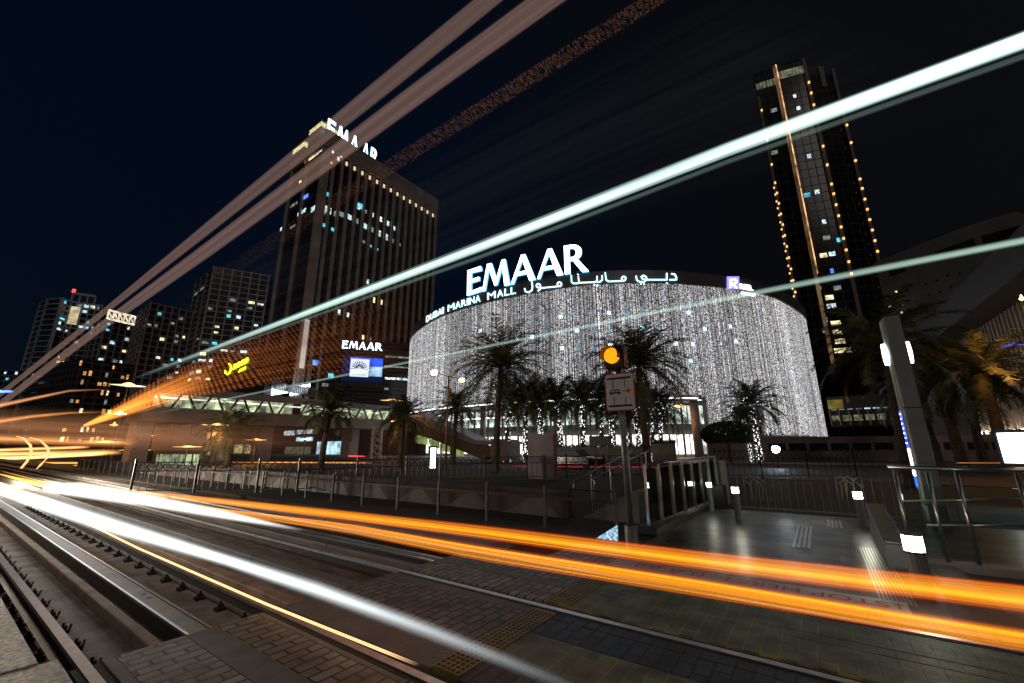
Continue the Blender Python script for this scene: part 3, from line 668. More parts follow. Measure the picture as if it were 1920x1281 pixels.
def put_letter(ch, A, ux, wd, h, thick, mface, mside, root, nrm, up=Vector((0, 0, 1))):
    b = MB(); bs = MB()
    for i, P in enumerate(letter_polys(ch)):
        o_ = nrm*(.004*i); Q = [A+ux*(x*wd)+up*(y*h) for x, y in P]; n = len(b.v)
        b.poly([q+nrm*thick+o_ for q in Q]); k = len(Q)
        m_ = len(bs.v); bs.v += [tuple(q+nrm*(thick-.02)+o_) for q in Q]+[tuple(q+o_) for q in Q]
        bs.f.append(tuple(m_+k+j for j in range(k)))
        for j in range(k): bs.f.append((m_+j, m_+(j+1) % k, m_+k+(j+1) % k, m_+k+j))
    side = bs.build('letter', mside, root); f_ = b.build('letter_face', mface, None); f_.parent = side; f_.matrix_parent_inverse = Matrix()
    return side
face = emis('sign_face_white', (.80, .93, 1), 5); sidec = emis('sign_side_halo', (.10, .45, .75), 2.2)  # blue emission on the sides stands in for the halo round the letters
t = thing('rooftop_sign', 'huge glowing white and blue rooftop letters reading EMAAR on the mall parapet', 'sign', (-37, 53, 28))
for ch, pa, pb in (('E', 879, 906), ('M', 907, 958), ('A', 960, 1006), ('A', 1009, 1058), ('R', 1061, 1104)):
    a = on_curve(pa, 540, .1); c = on_curve(pb, 530, .1)
    A = Vector((a[0].x, a[0].y, 28.15)); B = Vector((c[0].x, c[0].y, 28.15)); d = B-A; nn = Vector((d.y, -d.x, 0)).normalized()
    put_letter(ch, A, d.normalized(), d.length, 4.9, .45, face, sidec, t, nn)
b = MB(); a = on_curve(877, 548, -.3); pts = [on_curve(x, 540, -.3)[0] for x in range(878, 1106, 16)]
b.tube([(p.x, p.y, 28.6) for p in pts], .06, 6); b.build('support_frame', M['darkmetal'], t)
cy = emis('sign_cyan', (.55, .95, 1), 2.6)
t = thing('mall_name_sign', 'pale cyan letters reading DUBAI MARINA MALL along the curved parapet', 'sign', (-50, 53, 26))
def curved_text(s, pa, pb, ya, yb, h):
    adv = {'I': .45, 'M': 1.35, ' ': .5, 'L': .85}; tot = sum(adv.get(c, 1) for c in s); u = 0
    for c in s:
        w_ = adv.get(c, 1)
        if c != ' ':
            px = pa+(pb-pa)*(u+.06*w_)/tot; px2 = pa+(pb-pa)*(u+.86*w_)/tot; py = ya+(yb-ya)*(u/tot)
            q = on_curve(px, py, .3); q2 = on_curve(px2, py, .3); d = q2[0]-q[0]; d.z = 0
            text_on('letter', c, (q[0].x, q[0].y, 26.42), d, (0, 0, 1), h, cy, t, width=d.length, thick=.10, bold=-.004)
        u += w_
curved_text('DUBAI', 799, 832, 604, 590, 1.25); curved_text('MARINA', 839, 902, 588, 566, 1.25); curved_text('MALL', 913, 969, 563, 552, 1.25)
t = thing('arabic_mall_sign', 'pale cyan Arabic lettering along the curved parapet right of the English name', 'sign', (-22, 57, 26))
def ccirc(x, y, r_): return [(x+r_*math.cos(i*PI/5), y+r_*math.sin(i*PI/5)) for i in range(11)]
AR = [[(1652, 310), (1672, 314), (1681, 332), (1681, 347), (1640, 347)], [(1622, 308), (1622, 347), (1500, 347), (1494, 330), (1478, 320), (1464, 328), (1470, 340), (1494, 350), (1480, 360), (1452, 360), (1436, 348), (1432, 325)],
      [(1460, 371), (1463, 374)], [(1478, 371), (1481, 374)], [(1621, 368), (1625, 371)],
      ccirc(1355, 340, 13), [(1350, 354), (1262, 358), (1246, 348), (1240, 304)], [(1221, 322), (1222, 348), (1208, 360), (1192, 362)], [(1190, 326), (1190, 352), (1178, 362), (1080, 366), (1076, 350), (1074, 328)],
      [(1070, 313), (1074, 316)], [(1172, 377), (1175, 380)], [(1192, 379), (1195, 382)], [(1030, 320), (1032, 360), (1042, 370), (1066, 370), (1080, 364)],
      ccirc(957, 375, 13), [(950, 388), (850, 398), (838, 392)], ccirc(826, 384, 12), [(838, 388), (838, 404), (824, 416)], [(784, 352), (790, 390), (786, 412), (766, 426), (746, 420), (741, 402)]]
def a_fn(u, v, o):
    q = on_curve(760+u/3.31, 420+v/3.31, .3); return q[0]+q[2]*o
strokes_flat('lettering', AR, a_fn, 6.5, cy, t, .1)
t = thing('cinema_sign', 'white REEL CINEMAS lettering beside a violet blue R emblem on the mall parapet', 'sign', (-7, 72, 27))
def quad_on(pxa, pxb, ya, yb, m, nm, d=.3, th=.1):
    b = MB(); A = on_curve(pxa, ya, d); B = on_curve(pxb, ya, d); A2 = on_curve(pxa, yb, d); B2 = on_curve(pxb, yb, d)
    Q = [A[0], B[0], B2[0], A2[0]]; n_ = A[2]; b.v += [tuple(q) for q in Q]+[tuple(q+n_*th) for q in Q]
    b.f += [(0, 1, 2, 3), (4, 5, 6, 7), (0, 1, 5, 4), (1, 2, 6, 5), (2, 3, 7, 6), (3, 0, 4, 7)]; return b.build(nm, m, t)
quad_on(1363, 1385, 519, 542, emis('emblem_violet', (.22, .20, .95), 2.2), 'emblem')
def r_fn(u, v, o): q = on_curve(1363+u, 519+v, .42); return q[0]+q[2]*o
strokes_flat('emblem_mark', [[(6, 20), (6, 6), (15, 5), (18, 9), (15, 13), (9, 13), (18, 21)]], r_fn, 3.2, emis('emblem_white', (.8, .85, 1), 3), t, .05)
for s, ya, yb, pa, pb in (('REEL', 540, 541, 1388, 1411), ('CINEMAS', 547, 549, 1389, 1413)):
    q = on_curve(pa, yb, .35); q2 = on_curve(pb, yb+1, .35); d = q2[0]-q[0]; dz = d.copy(); dz.z = 0
    text_on('lettering', s, q[0]-Vector((0, 0, .05 if s == 'REEL' else .3)), dz, (0, 0, 1), .85 if s == 'REEL' else .45, face, t, width=dz.length, thick=.1, bold=.02)

# ============================================================ TOWERS
def mk_windows(root, plane, val, lst, m_by, nm='lit_window'):
    for it in lst:
        px, py, wpx, hpx, k = it; f_ = at_x if plane == 'x' else at_y
        a = f_(px-wpx/2, py, val); c = f_(px+wpx/2, py, val); zt = f_(px, py-hpx/2, val).z; zb = f_(px, py+hpx/2, val).z
        b = MB()
        if plane == 'x': b.box(val-.02, min(a.y, c.y), zb, val+.1, max(a.y, c.y), zt)
        else: b.box(min(a.x, c.x), val-.1, zb, max(a.x, c.x), val+.02, zt)
        b.build(nm, m_by[k], root)
WM = {'w': emis('room_white', (.70, .92, 1), .95, .9, 1.4), 'c': emis('room_cyan', (.12, .65, .85), 1.1, .6, .8), 'y': emis('room_yellow', (1, .85, .45), 1.1, .6, .8),
      'd': emis('room_dim', (.45, .55, .5), .35, .7, .8), 'b': emis('room_blue', (.1, .3, 1), 1.1, .5, .8), 'r': emis('beacon_red', (1, .05, .05), 3), 'o': emis('room_orange', (1, .45, .15), .8, .6, .8)}
# --- EMAAR tower (58 m x 25 m, rooftop 120 m)
tw = thing('office_tower', 'tall dark office tower with close stone pilasters and glowing EMAAR letters on its roof', 'office tower', (-148, 97, 0))
TX, TY0, TY1, TXW, ZB = -135.6, 68.2, 125.5, -161, 118
b = MB(); b.box(TXW, TY0, .12, TX, TY1, ZB); b.build('wall', facade('tower_glass', (.045, .042, .04), (.02, .022, .025), 1.8, 3.6, .10), tw)
nb = 16; st_ = (TY1-TY0)/nb
for k in range(nb+1):
    y = TY0+k*st_; wdt = 1.9 if k in (0,) else 1.0
    b = MB(); b.box(TX+.003, y-(.0 if k == 0 else wdt/2), .12, TX+.9, y+(wdt if k == 0 else wdt/2), ZB-5.5); b.build('pilaster', M['towerstone'], tw)
for k in range(7):
    x = TXW+1+k*4.0; 
    if k in (3, 6, 0): b = MB(); b.box(x-.6, TY0-.8, .12, x+.6, TY0-.003, ZB-5.5); b.build('pilaster', M['towerstone'], tw)
b = MB(); b.box(TXW-.6, TY0-.9, ZB-5.49, TX+1.0, TY1+.6, ZB-.2); b.box(TX-.4, TY0-.9, ZB-.199, TX+1.0, TY1+.6, ZB+2); b.build('cornice', M['towerstone'], tw)
# small warm lamps under the cornice, one per bay
for k in range(nb-1):
    y = TY0+(k+1.5)*st_; b = MB(); b.box(TX+.05, y-.5, ZB-8.2, TX+.35, y+.35, ZB-6.6); b.build('cornice_lamp', emis('lamp_warm', (1, .72, .45), .9), tw)
winE = [(676, 387, 11, 10, 'c'), (610, 396, 10, 12, 'd'), (615, 394, 12, 12, 'w'), (630, 402, 8, 10, 'd'), (609, 423, 10, 6, 'c'), (625, 431, 8, 6, 'c'), (671, 388, 8, 8, 'w'), (684, 396, 8, 6, 'd'), (697, 402, 7, 8, 'y'), (712, 410, 9, 9, 'w'), (725, 418, 9, 9, 'w'), (737, 427, 8, 7, 'w'), (760, 438, 5, 7, 'd'),
        (655, 407, 8, 9, 'w'), (668, 414, 8, 9, 'd'), (684, 424, 8, 9, 'w'), (696, 430, 8, 9, 'd'), (710, 437, 8, 11, 'w'), (723, 444, 8, 11, 'w'), (735, 451, 6, 7, 'd'), (747, 458, 8, 6, 'd'), (681, 453, 6, 5, 'd'), (694, 461, 6, 4, 'c'), (706, 467, 6, 4, 'c'), (640, 402, 8, 9, 'd'), (617, 366, 10, 7, 'c'),
        (642, 292, 8, 10, 'w'), (627, 285, 9, 8, 'w'), (622, 306, 5, 4, 'o'), (634, 585, 8, 10, 'w'), (650, 590, 9, 8, 'w'), (699, 562, 8, 10, 'y'), (713, 566, 8, 9, 'y'), (688, 528, 8, 9, 'w'), (678, 632, 9, 8, 'y'), (692, 635, 8, 6, 'd'), (590, 680, 12, 10, 'b')]
mk_windows(tw, 'x', TX+.05, winE, WM)
winS = [(589, 391, 10, 9, 'w'), (566, 398, 14, 6, 'w'), (573, 369, 9, 6, 'b'), (551, 384, 12, 4, 'd'), (600, 280, 11, 10, 'w'), (577, 287, 10, 6, 'c'), (585, 295, 22, 5, 'y'), (568, 305, 14, 5, 'd'), (529, 429, 6, 6, 'w'), (549, 425, 8, 3, 'd'), (563, 341, 3, 3, 'y')]
mk_windows(tw, 'y', TY0-.05, winS, WM)
# floodlit corner fin
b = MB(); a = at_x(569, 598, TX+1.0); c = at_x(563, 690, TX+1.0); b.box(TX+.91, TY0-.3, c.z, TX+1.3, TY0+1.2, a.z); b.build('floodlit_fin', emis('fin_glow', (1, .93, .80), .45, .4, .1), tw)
# stepped lit penthouses
for (xa, ya, xb, yb, z0, z1) in ((-149, 67.6, -140.2, 78, 118.1, 127.6), (-161, 67.6, -152, 76, 118.1, 124)):
    b = MB(); b.box(xa, ya, z0, xb, yb, z1); p_ = b.build('penthouse', facade('ph', (.06, .055, .04), (.18, .16, .08), 1.0, 2.2, .12), tw)
    b = MB(); b.box(xa-.03, ya-.06, z1-3.4, xb+.08, yb, z1-1.2); o = b.build('light_band', emis('ph_glow', (1, .9, .45), .7, .6, 1.2), None); o.parent = p_; o.matrix_parent_inverse = Matrix()
t = thing('tower_roof_sign', 'glowing white blue EMAAR letters half hidden on the dark office tower roof', 'sign', (-136, 80, 120))
A0 = at_x(615, 262, -135.0); 
for ch, pa, pb, ya in (('E', 614, 630, 262), ('M', 633, 656, 268), ('A', 658, 674, 283), ('A', 681, 694, 296), ('R', 697, 711, 303)):
    a = at_x(pa, ya, -134.8); c = at_x(pb, ya, -134.8); zz = 118.2
    put_letter(ch, Vector((-136.4, a.y, zz)), Vector((0, 1, 0)), c.y-a.y, 7.6, .5, face, sidec, t, Vector((1, 0, 0)))
# --- low annex with second sign and screen
D = 128
def pd(px, py): return at_d(px, py, D)
an = thing('annex_block', 'low dark block with louvre bands between the office tower and the mall', 'annex building', (-100, 85, 0))
pA, pB = pd(600, 700), pd(768, 700)
dd = (pB-pA); dd.z = 0; LA = dd.length; dd.normalize(); nA = Vector((dd.y, -dd.x, 0))
def abox(u0, u1, z0, z1, q0, q1, nm, m, root): b = MB(); P = [pA+dd*u0+nA*q0, pA+dd*u1+nA*q0, pA+dd*u1+nA*q1, pA+dd*u0+nA*q1]; b.prism([(p.x, p.y) for p in P], z0, z1); return b.build(nm, m, root)
def az(py, px=680): return pd(px, py).z
def au(px): return (pd(px, 700)-pA).dot(dd)
abox(0, LA+6, .12, az(638), -25, 0, 'wall', facade('annex_wall', (.08, .065, .055), (.05, .042, .038), 30, 1.2, .12), an)
for u0, u1, ya, yb, m in ((720, 766, 665, 668, 'd'), (720, 766, 684, 687, 'd'), (722, 766, 706, 710, 'w'), (722, 730, 726, 730, 'd'), (616, 626, 704, 712, 'c'), (606, 618, 722, 728, 'd'), (640, 655, 676, 682, 'b')):
    abox(au(u0), au(u1), az(yb), az(ya), .003, .1, 'lit_louvre', WM[m], an)
t = thing('emaar_wall_sign', 'white glowing EMAAR letters on the low block left of the mall', 'sign', tuple(pd(676, 655)))
for ch, pa, pb in (('E', 637, 649), ('M', 650, 668), ('A', 669, 683), ('A', 684, 699), ('R', 700, 714)):
    A = pA+dd*au(pa)+nA*.3; A.z = az(657); put_letter(ch, A, dd, au(pb)-au(pa)-.15, az(643)-az(657), .2, face, sidec, t, nA)
t = thing('led_screen', 'blue led screen with a white square emblem under the small EMAAR letters', 'led screen', tuple(pd(680, 690)))
abox(au(640), au(719), az(728), az(668), .1, .3, 'screen_frame', M['blackpaint'], t)
abox(au(641), au(717), az(716), az(670), .305, .4, 'screen_backdrop', emis('screen_navy', (.004, .012, .05), 1), t)
abox(au(655), au(716), az(704), az(672), .403, .43, 'screen_image', emis('screen_blue', (.03, .11, .9), 1.2, .8, .12), t)
abox(au(692), au(716), az(706), az(688), .433, .45, 'screen_image', emis('screen_pale', (.35, .55, .85), .9, .6, .3), t)
abox(au(656), au(691), az(708), az(675), .46, .50, 'emblem_panel', emis('screen_white', (.85, .93, 1), 1.0), t)
bx = MB()
c0 = pA+dd*au(673)+nA*.51; c0.z = az(693)
for k in range(9):
    a = R(18+k*18); e0 = .6; e1 = 2.3; p0 = c0+dd*math.cos(a)*e0+Vector((0, 0, 1))*math.sin(a)*e0; p1 = c0+dd*math.cos(a)*e1+Vector((0, 0, 1))*math.sin(a)*e1
    bx.bar(p0, p1, .26, .05, up=nA)
p0 = c0-dd*2.4; p1 = c0+dd*2.4; bx.bar(p0-Vector((0, 0, .15)), c0+Vector((0, 0, .25)), .15, .05, up=nA); bx.bar(p1-Vector((0, 0, .15)), c0+Vector((0, 0, .25)), .15, .05, up=nA)
bx.build('emblem_rays', emis('ray_blue', (.03, .10, .3), .6), t)
text_on('caption', 'EMAAR', pA+dd*au(660)+nA*.51+Vector((0, 0, az(706)-pA.z)), dd, (0, 0, 1), .55, emis('cap_grey', (.4, .5, .6), .8), t, width=au(687)-au(660), thick=.02)

def plan_tower(name, label, cat, pts, Z, depthdir, depth, m, group=None):
    """pts: sight lines of the roof corners, left to right, all at height Z."""
    P = [at_z(p[0], p[1], Z) for p in pts]; t = thing(name, label, cat, (P[0].x, P[0].y, 0), group)
    back = [(P[-1].x+depthdir[0]*depth, P[-1].y+depthdir[1]*depth), (P[0].x+depthdir[0]*depth, P[0].y+depthdir[1]*depth)]
    b = MB(); b.prism([(p.x, p.y) for p in P]+back, .12, Z); b.build('wall', m, t); return t, P
def seg_frame(P, Q): d = Q-P; d.z = 0; L_ = d.length; d.normalize(); return d, Vector((d.y, -d.x, 0)), L_
def grid_facade(t, P, Q, Z, cols, rows, m, band_m=None, depth=.6, wz=.7, z0=4):
    d, n, L_ = seg_frame(P, Q)
    b = MB()
    for k in range(cols+1):
        u = L_*k/cols; p = P+d*u; q = p+n*depth; b.prism([(p.x-d.x*wz/2, p.y-d.y*wz/2), (p.x+d.x*wz/2, p.y+d.y*wz/2), (q.x+d.x*wz/2, q.y+d.y*wz/2), (q.x-d.x*wz/2, q.y-d.y*wz/2)], z0, Z+.5)
    b.build('pier_grid', m, t)
    b = MB()
    for r_ in range(rows+1):
        z = z0+(Z-z0)*r_/rows; p = P; q = Q; b.prism([(p.x, p.y), (q.x, q.y), (q.x+n.x*depth*.8, q.y+n.y*depth*.8), (p.x+n.x*depth*.8, p.y+n.y*depth*.8)], z-.28, z+.28)
    b.build('floor_bands', band_m or m, t)
def face_windows(t, P, Q, Z, cols, rows, n, mats, z0=4, seed=1, wfrac=.7):
    rd = random.Random(seed); d, nn, L_ = seg_frame(P, Q)
    for _ in range(n):
        c_ = rd.randrange(cols); r_ = rd.randrange(int(rows*.1), rows); u0 = L_*(c_+.15)/cols; u1 = u0+L_/cols*wfrac*rd.uniform(.5, 1); z = z0+(Z-z0)*(r_+.25)/rows; z1 = z+(Z-z0)/rows*rd.uniform(.3, .55)
        p = P+d*u0; q = P+d*u1; b = MB(); b.prism([(p.x+nn.x*.02, p.y+nn.y*.02), (q.x+nn.x*.02, q.y+nn.y*.02), (q.x+nn.x*.12, q.y+nn.y*.12), (p.x+nn.x*.12, p.y+nn.y*.12)], z, z1)
        b.build('lit_window', WM[rd.choice(mats)], t)
dimbrown = mat('dim_render', (.40, .32, .29), .7, scale=.1)
darkglass = facade('dark_glass', (.05, .045, .05), (.018, .02, .025), 3.2, 3.4, .25)
t, P = plan_tower('apartment_tower', 'dim apartment tower with a white balcony grid left of the office tower', 'apartment tower', [(368, 532), (402, 501), (505, 518)], 105, (-.6, .4), 30, darkglass)
grid_facade(t, P[0], P[1], 105, 3, 30, dimbrown); grid_facade(t, P[1], P[2], 105, 6, 30, mat('grid_grey', (.5, .48, .49), .6, scale=.1))
face_windows(t, P[1], P[2], 105, 6, 30, 40, 'wwddydcdy', seed=4); face_windows(t, P[0], P[1], 105, 3, 30, 5, 'dy', seed=5)
t, P = plan_tower('apartment_tower', 'low dim brown tower between the two apartment towers', 'apartment tower', [(262, 586), (283, 568), (362, 586)], 82, (-.6, .4), 30, darkglass)
grid_facade(t, P[0], P[1], 82, 3, 22, dimbrown); grid_facade(t, P[1], P[2], 82, 6, 22, dimbrown)
face_windows(t, P[1], P[2], 82, 6, 22, 26, 'dwcddyd', seed=6)
t, P = plan_tower('apartment_tower', 'bluish tower with rounded balconies and red roof beacon at the far left', 'apartment tower', [(78, 570), (92, 562), (118, 560), (133, 566), (193, 574)], 88, (-.6, .5), 30, facade('blue_glass', (.10, .12, .15), (.02, .035, .05), 3.0, 3.4, .2))
for i in range(4): grid_facade(t, P[i], P[i+1], 88, 1 if i < 3 else 5, 26, mat('balcony_white', (.45, .5, .58), .6, scale=.1), depth=1.0, wz=.35)
face_windows(t, P[0], P[2], 88, 4, 26, 34, 'ccwdyddb', seed=8); face_windows(t, P[3], P[4], 88, 5, 26, 36, 'cwwydddo', seed=9); face_windows(t, P[2], P[3], 88, 1, 26, 6, 'cw', seed=3)
# crown frame and beacon
p = P[3]; q = P[3]+(P[4]-P[3])*.7; d, n_, L_ = seg_frame(p, q)
fr = MB()
for k in range(4): a = p+d*(L_*k/3); fr.bar((a.x, a.y, 88), (a.x, a.y, 93.5), .9)
fr.bar((p.x, p.y, 93.5), (q.x, q.y, 93.5), 1.1, 1.4); fr.build('crown_frame', mat('crown_pale', (.5, .45, .45), .5), t)
b = MB(); b.tube([(p.x, p.y, 94), (p.x, p.y, 96)], .8, 8); b.build('beacon', WM['r'], t)
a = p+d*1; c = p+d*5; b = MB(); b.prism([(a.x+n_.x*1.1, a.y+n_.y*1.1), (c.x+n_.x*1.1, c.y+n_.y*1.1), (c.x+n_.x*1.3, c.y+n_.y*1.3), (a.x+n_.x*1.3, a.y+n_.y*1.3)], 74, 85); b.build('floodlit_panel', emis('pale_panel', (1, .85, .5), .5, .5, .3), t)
t, P = plan_tower('apartment_tower', 'shorter grey block with square white windows behind the brown tower', 'apartment tower', [(180, 605), (200, 600), (250, 612)], 75, (-.6, .4), 25, darkglass)
grid_facade(t, P[0], P[1], 75, 2, 20, dimbrown); grid_facade(t, P[1], P[2], 75, 4, 20, dimbrown)
face_windows(t, P[1], P[2], 75, 4, 20, 26, 'wwcdyd', seed=12)
# bright rooftop structure of that block
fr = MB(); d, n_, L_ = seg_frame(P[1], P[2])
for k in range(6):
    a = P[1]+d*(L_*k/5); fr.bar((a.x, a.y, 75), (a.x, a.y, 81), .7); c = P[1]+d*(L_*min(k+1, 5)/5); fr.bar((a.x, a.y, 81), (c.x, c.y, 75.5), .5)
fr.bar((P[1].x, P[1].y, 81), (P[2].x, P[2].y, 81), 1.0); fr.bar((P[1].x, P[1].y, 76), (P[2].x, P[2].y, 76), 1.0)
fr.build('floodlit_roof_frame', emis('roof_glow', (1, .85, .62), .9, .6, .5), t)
t, P = plan_tower('apartment_block', 'low bluish block in the far left corner of the picture', 'apartment block', [(-30, 690), (-5, 692), (36, 694)], 45, (-.7, .4), 30, facade('low_glass', (.16, .19, .24), (.03, .05, .08), 3.0, 3.2, .3))
face_windows(t, P[1], P[2], 45, 6, 12, 10, 'cwwd', seed=14)
# dark mid-rise mass behind the bridge
t, P = plan_tower('low_building', 'long dark building behind the footbridge at the left', 'building', [(60, 690), (150, 672), (250, 684), (500, 735)], 46, (-.6, .5), 25, facade('mid_wall', (.12, .08, .06), (.03, .025, .025), 4, 3.4, .5))
face_windows(t, P[1], P[2], 46, 10, 9, 34, 'ddyoo', seed=15)

# --- right tower with golden lamp lines
Yq = 171.0
rtw = thing('gold_lit_tower', 'very tall slim dark tower at right with vertical lines of golden lamps', 'tower', (12, 185, 0))
gg = facade('right_glass', (.022, .022, .026), (.010, .011, .014), 2.4, 3.5, .12)
fa = at_z(1411, 140, 150); fb = at_z(1453, 127, 150); fc = at_z(1512, 113, 150)
b = MB(); b.prism([(fa.x, fa.y), (fb.x, fb.y), (17.8, 175.0), (18.5, 200), (0, 200)], .12, 150); b.build('main_shaft', gg, rtw)
b = MB(); b.prism([(17.9, 181.5), (27, 187), (28, 205), (18.6, 200)], .12, 148); b.build('rear_shaft', gg, rtw)
b = MB(); b.prism([(10, 176), (17, 177), (17, 190), (10, 190)], 150.003, 153.5); b.build('roof_box', gg, rtw)
crownm = emis('crown_glass', (.75, .80, .5), .17, .7, .5)
def on_seg(p, q, px):
    d = ray(px, 300); ex, ey = q.x-p.x, q.y-p.y; den = d.x*ey-d.y*ex; t_ = (p.x*ey-p.y*ex)/den; s_ = (p.x*d.y-p.y*d.x)/den; return s_
def face_box(p, q, s0, s1, z0, z1, nm, m, out_=.12, inn=.0):
    d = q-p; d.z = 0; n_ = Vector((d.y, -d.x, 0)).normalized(); a = p+d*s0; c = p+d*s1
    b = MB(); b.prism([(a.x+n_.x*inn, a.y+n_.y*inn), (c.x+n_.x*inn, c.y+n_.y*inn), (c.x+n_.x*out_, c.y+n_.y*out_), (a.x+n_.x*out_, a.y+n_.y*out_)], z0, z1); return b.build(nm, m, rtw)
fcc = Vector((17.8, 175, 150)); ra = Vector((17.9, 181.5, 150)); rb = Vector((27, 187, 150))
for k in range(6): face_box(fa, fb, .06+k*.15, .06+k*.15+.12, 142, 145, 'crown_window', crownm)
for k in range(9): face_box(fb, fcc, .06+k*.10, .06+k*.10+.085, 144, 147.5, 'crown_window', crownm)
gold = emis('gold_lamp', (1, .50, .15), 1.8); goldl = emis('gold_strip', (1, .50, .20), 1.1, .8, .25)
face_box(fa, fb, .90, 1.0, 28, 149.9, 'golden_fin', emis('gold_dim', (.5, .3, .15), .22, .6, .2), out_=1.2)
face_box(fb, fcc, .0, .035, 60, 150.5, 'golden_fin', goldl, out_=1.0)
bronze = mat('bronze_fin', (.16, .12, .09), .5, .3)
face_box(fa, fb, .0, .12, 20, 138, 'bronze_fin', bronze, out_=1.0, inn=.003)
face_box(fb, fcc, .90, 1.0, 20, 150, 'bronze_fin', bronze, out_=1.0, inn=.003)
face_box(ra, rb, .90, 1.0, 20, 149.5, 'bronze_fin', bronze, out_=1.0, inn=.003)
face_box(ra, rb, .45, .62, 141, 151, 'roof_fin', bronze, out_=1.0, inn=.003)
def dots(p, q, s, zs, sz=.55, m=gold):
    for z in zs: face_box(p, q, s-.5*sz/(q-p).length, s+.5*sz/(q-p).length, z-sz*.7, z+sz*.7, 'gold_lamp', m, out_=1.5, inn=1.05)
dots(fa, fb, .08, [131, 121, 117, 106] + [98-i*4.4 for i in range(18)], .5)
random.seed(3)
dots(fa, fb, -.0, [96-i*2.9 for i in range(26)], .38, emis('gold_lamp_small', (1, .6, .3), 1.6))
dots(fb, fcc, .95, [138, 133, 127.5, 109, 101, 93] + [89-i*4.4 for i in range(8)], .55)
dots(ra, rb, .95, [122, 114, 106, 98, 94] + [89.5-i*4.2 for i in range(9)], .55)
for px, py, wd, k in ((1451, 207, 9, 'd'), (1490, 180, 4, 'w'), (1497, 203, 5, 'w'), (1466, 281, 9, 'y'), (1452, 286, 9, 'd'), (1478, 332, 11, 'w'), (1517, 293, 5, 'w'), (1532, 360, 6, 'w'), (1513, 366, 8, 'c'), (1492, 401, 11, 'd'), (1545, 416, 5, 'w'), (1550, 446, 9, 'd'), (1508, 487, 11, 'y'), (1544, 479, 9, 'y'), (1560, 476, 8, 'w'), (1572, 450, 4, 'c'), (1560, 508, 4, 'b'), (1523, 563, 11, 'y'), (1555, 558, 10, 'y'), (1559, 574, 11, 'w'), (1567, 606, 12, 'y'), (1570, 623, 11, 'y'), (1575, 640, 12, 'y'), (1541, 643, 12, 'y'), (1543, 659, 10, 'y'), (1580, 657, 20, 'y'), (1535, 540, 6, 'd'), (1548, 600, 5, 'd'), (1546, 620, 5, 'd'), (1570, 540, 9, 'd')):
    seg_ = (fa, fb) if px < 1462 else (fb, fcc)
    d_ = ray(px, py); p, q = seg_; ex, ey = q.x-p.x, q.y-p.y; den = d_.x*ey-d_.y*ex; t_ = (p.x*ey-p.y*ex)/den; s_ = (p.x*d_.y-p.y*d_.x)/den
    if s_ > 1.02: p, q = ra, rb; ex, ey = q.x-p.x, q.y-p.y; den = d_.x*ey-d_.y*ex; t_ = (p.x*ey-p.y*ex)/den; s_ = (p.x*d_.y-p.y*d_.x)/den
    z = H+t_*d_.z; hw = wd*.105/(q-p).length*1.1
    if -.1 < s_ < 1.1: face_box(p, q, s_-hw, s_+hw, z-.8, z+.8, 'lit_window', WM[k])

# --- perforated hotel at right
Zh = 46
hp = [at_z(x, y, Zh) for x, y in ((1640, 492), (1727, 457), (1810, 425), (1902, 397))]
hotel = thing('perforated_hotel', 'brown curved block with rows of small round openings right of the tall tower', 'hotel', (hp[0].x, hp[0].y, 0))
b = MB(); b.prism([(p.x, p.y) for p in hp]+[(hp[-1].x+25, hp[-1].y+30), (hp[0].x+10, hp[0].y+45)], .12, Zh); b.build('wall', mat('hotel_wall', (.20, .17, .15), .7, scale=.15), hotel)
random.seed(11)
hb = [b_ for b_ in range(0)]
hole = MB(); lit = []
for s in range(3):
    p, q = hp[s], hp[s+1]; d, n_, L_ = seg_frame(p, q); cols = int(L_/1.7)
    for c_ in range(cols):
        if c_ % 4 == 3: continue
        for r_ in range(13):
            z = 8+r_*2.6+(c_ % 2)*.4; a = p+d*(L_*(c_+.5)/cols)
            if z > Zh-9 and s > 0: continue
            if z > Zh-7: continue
            P_ = [(a.x-d.x*.22, a.y-d.y*.22), (a.x+d.x*.22, a.y+d.y*.22), (a.x+d.x*.22+n_.x*.06, a.y+d.y*.22+n_.y*.06), (a.x-d.x*.22+n_.x*.06, a.y-d.y*.22+n_.y*.06)]
            if random.random() < .13 and len(lit) < 60: lit.append((P_, z))
            else: hole.prism(P_, z-.22, z+.22)
    for k in range(2 if s else 1):
        a = p+d*(L_*(.25+.4*k)); c = a+d*3.4
        b = MB(); b.prism([(a.x, a.y), (c.x, c.y), (c.x+n_.x*.06, c.y+n_.y*.06), (a.x+n_.x*.06, a.y+n_.y*.06)], Zh-5, Zh-3); b.build('loggia', M['blackpaint'], hotel)
hole.build('perforations', M['blackpaint'], hotel)
yl = emis('hole_light', (.9, 1, .35), 1.5)
for P_, z in lit: b = MB(); b.prism(P_, z-.2, z+.2); b.build('lit_opening', yl, hotel)
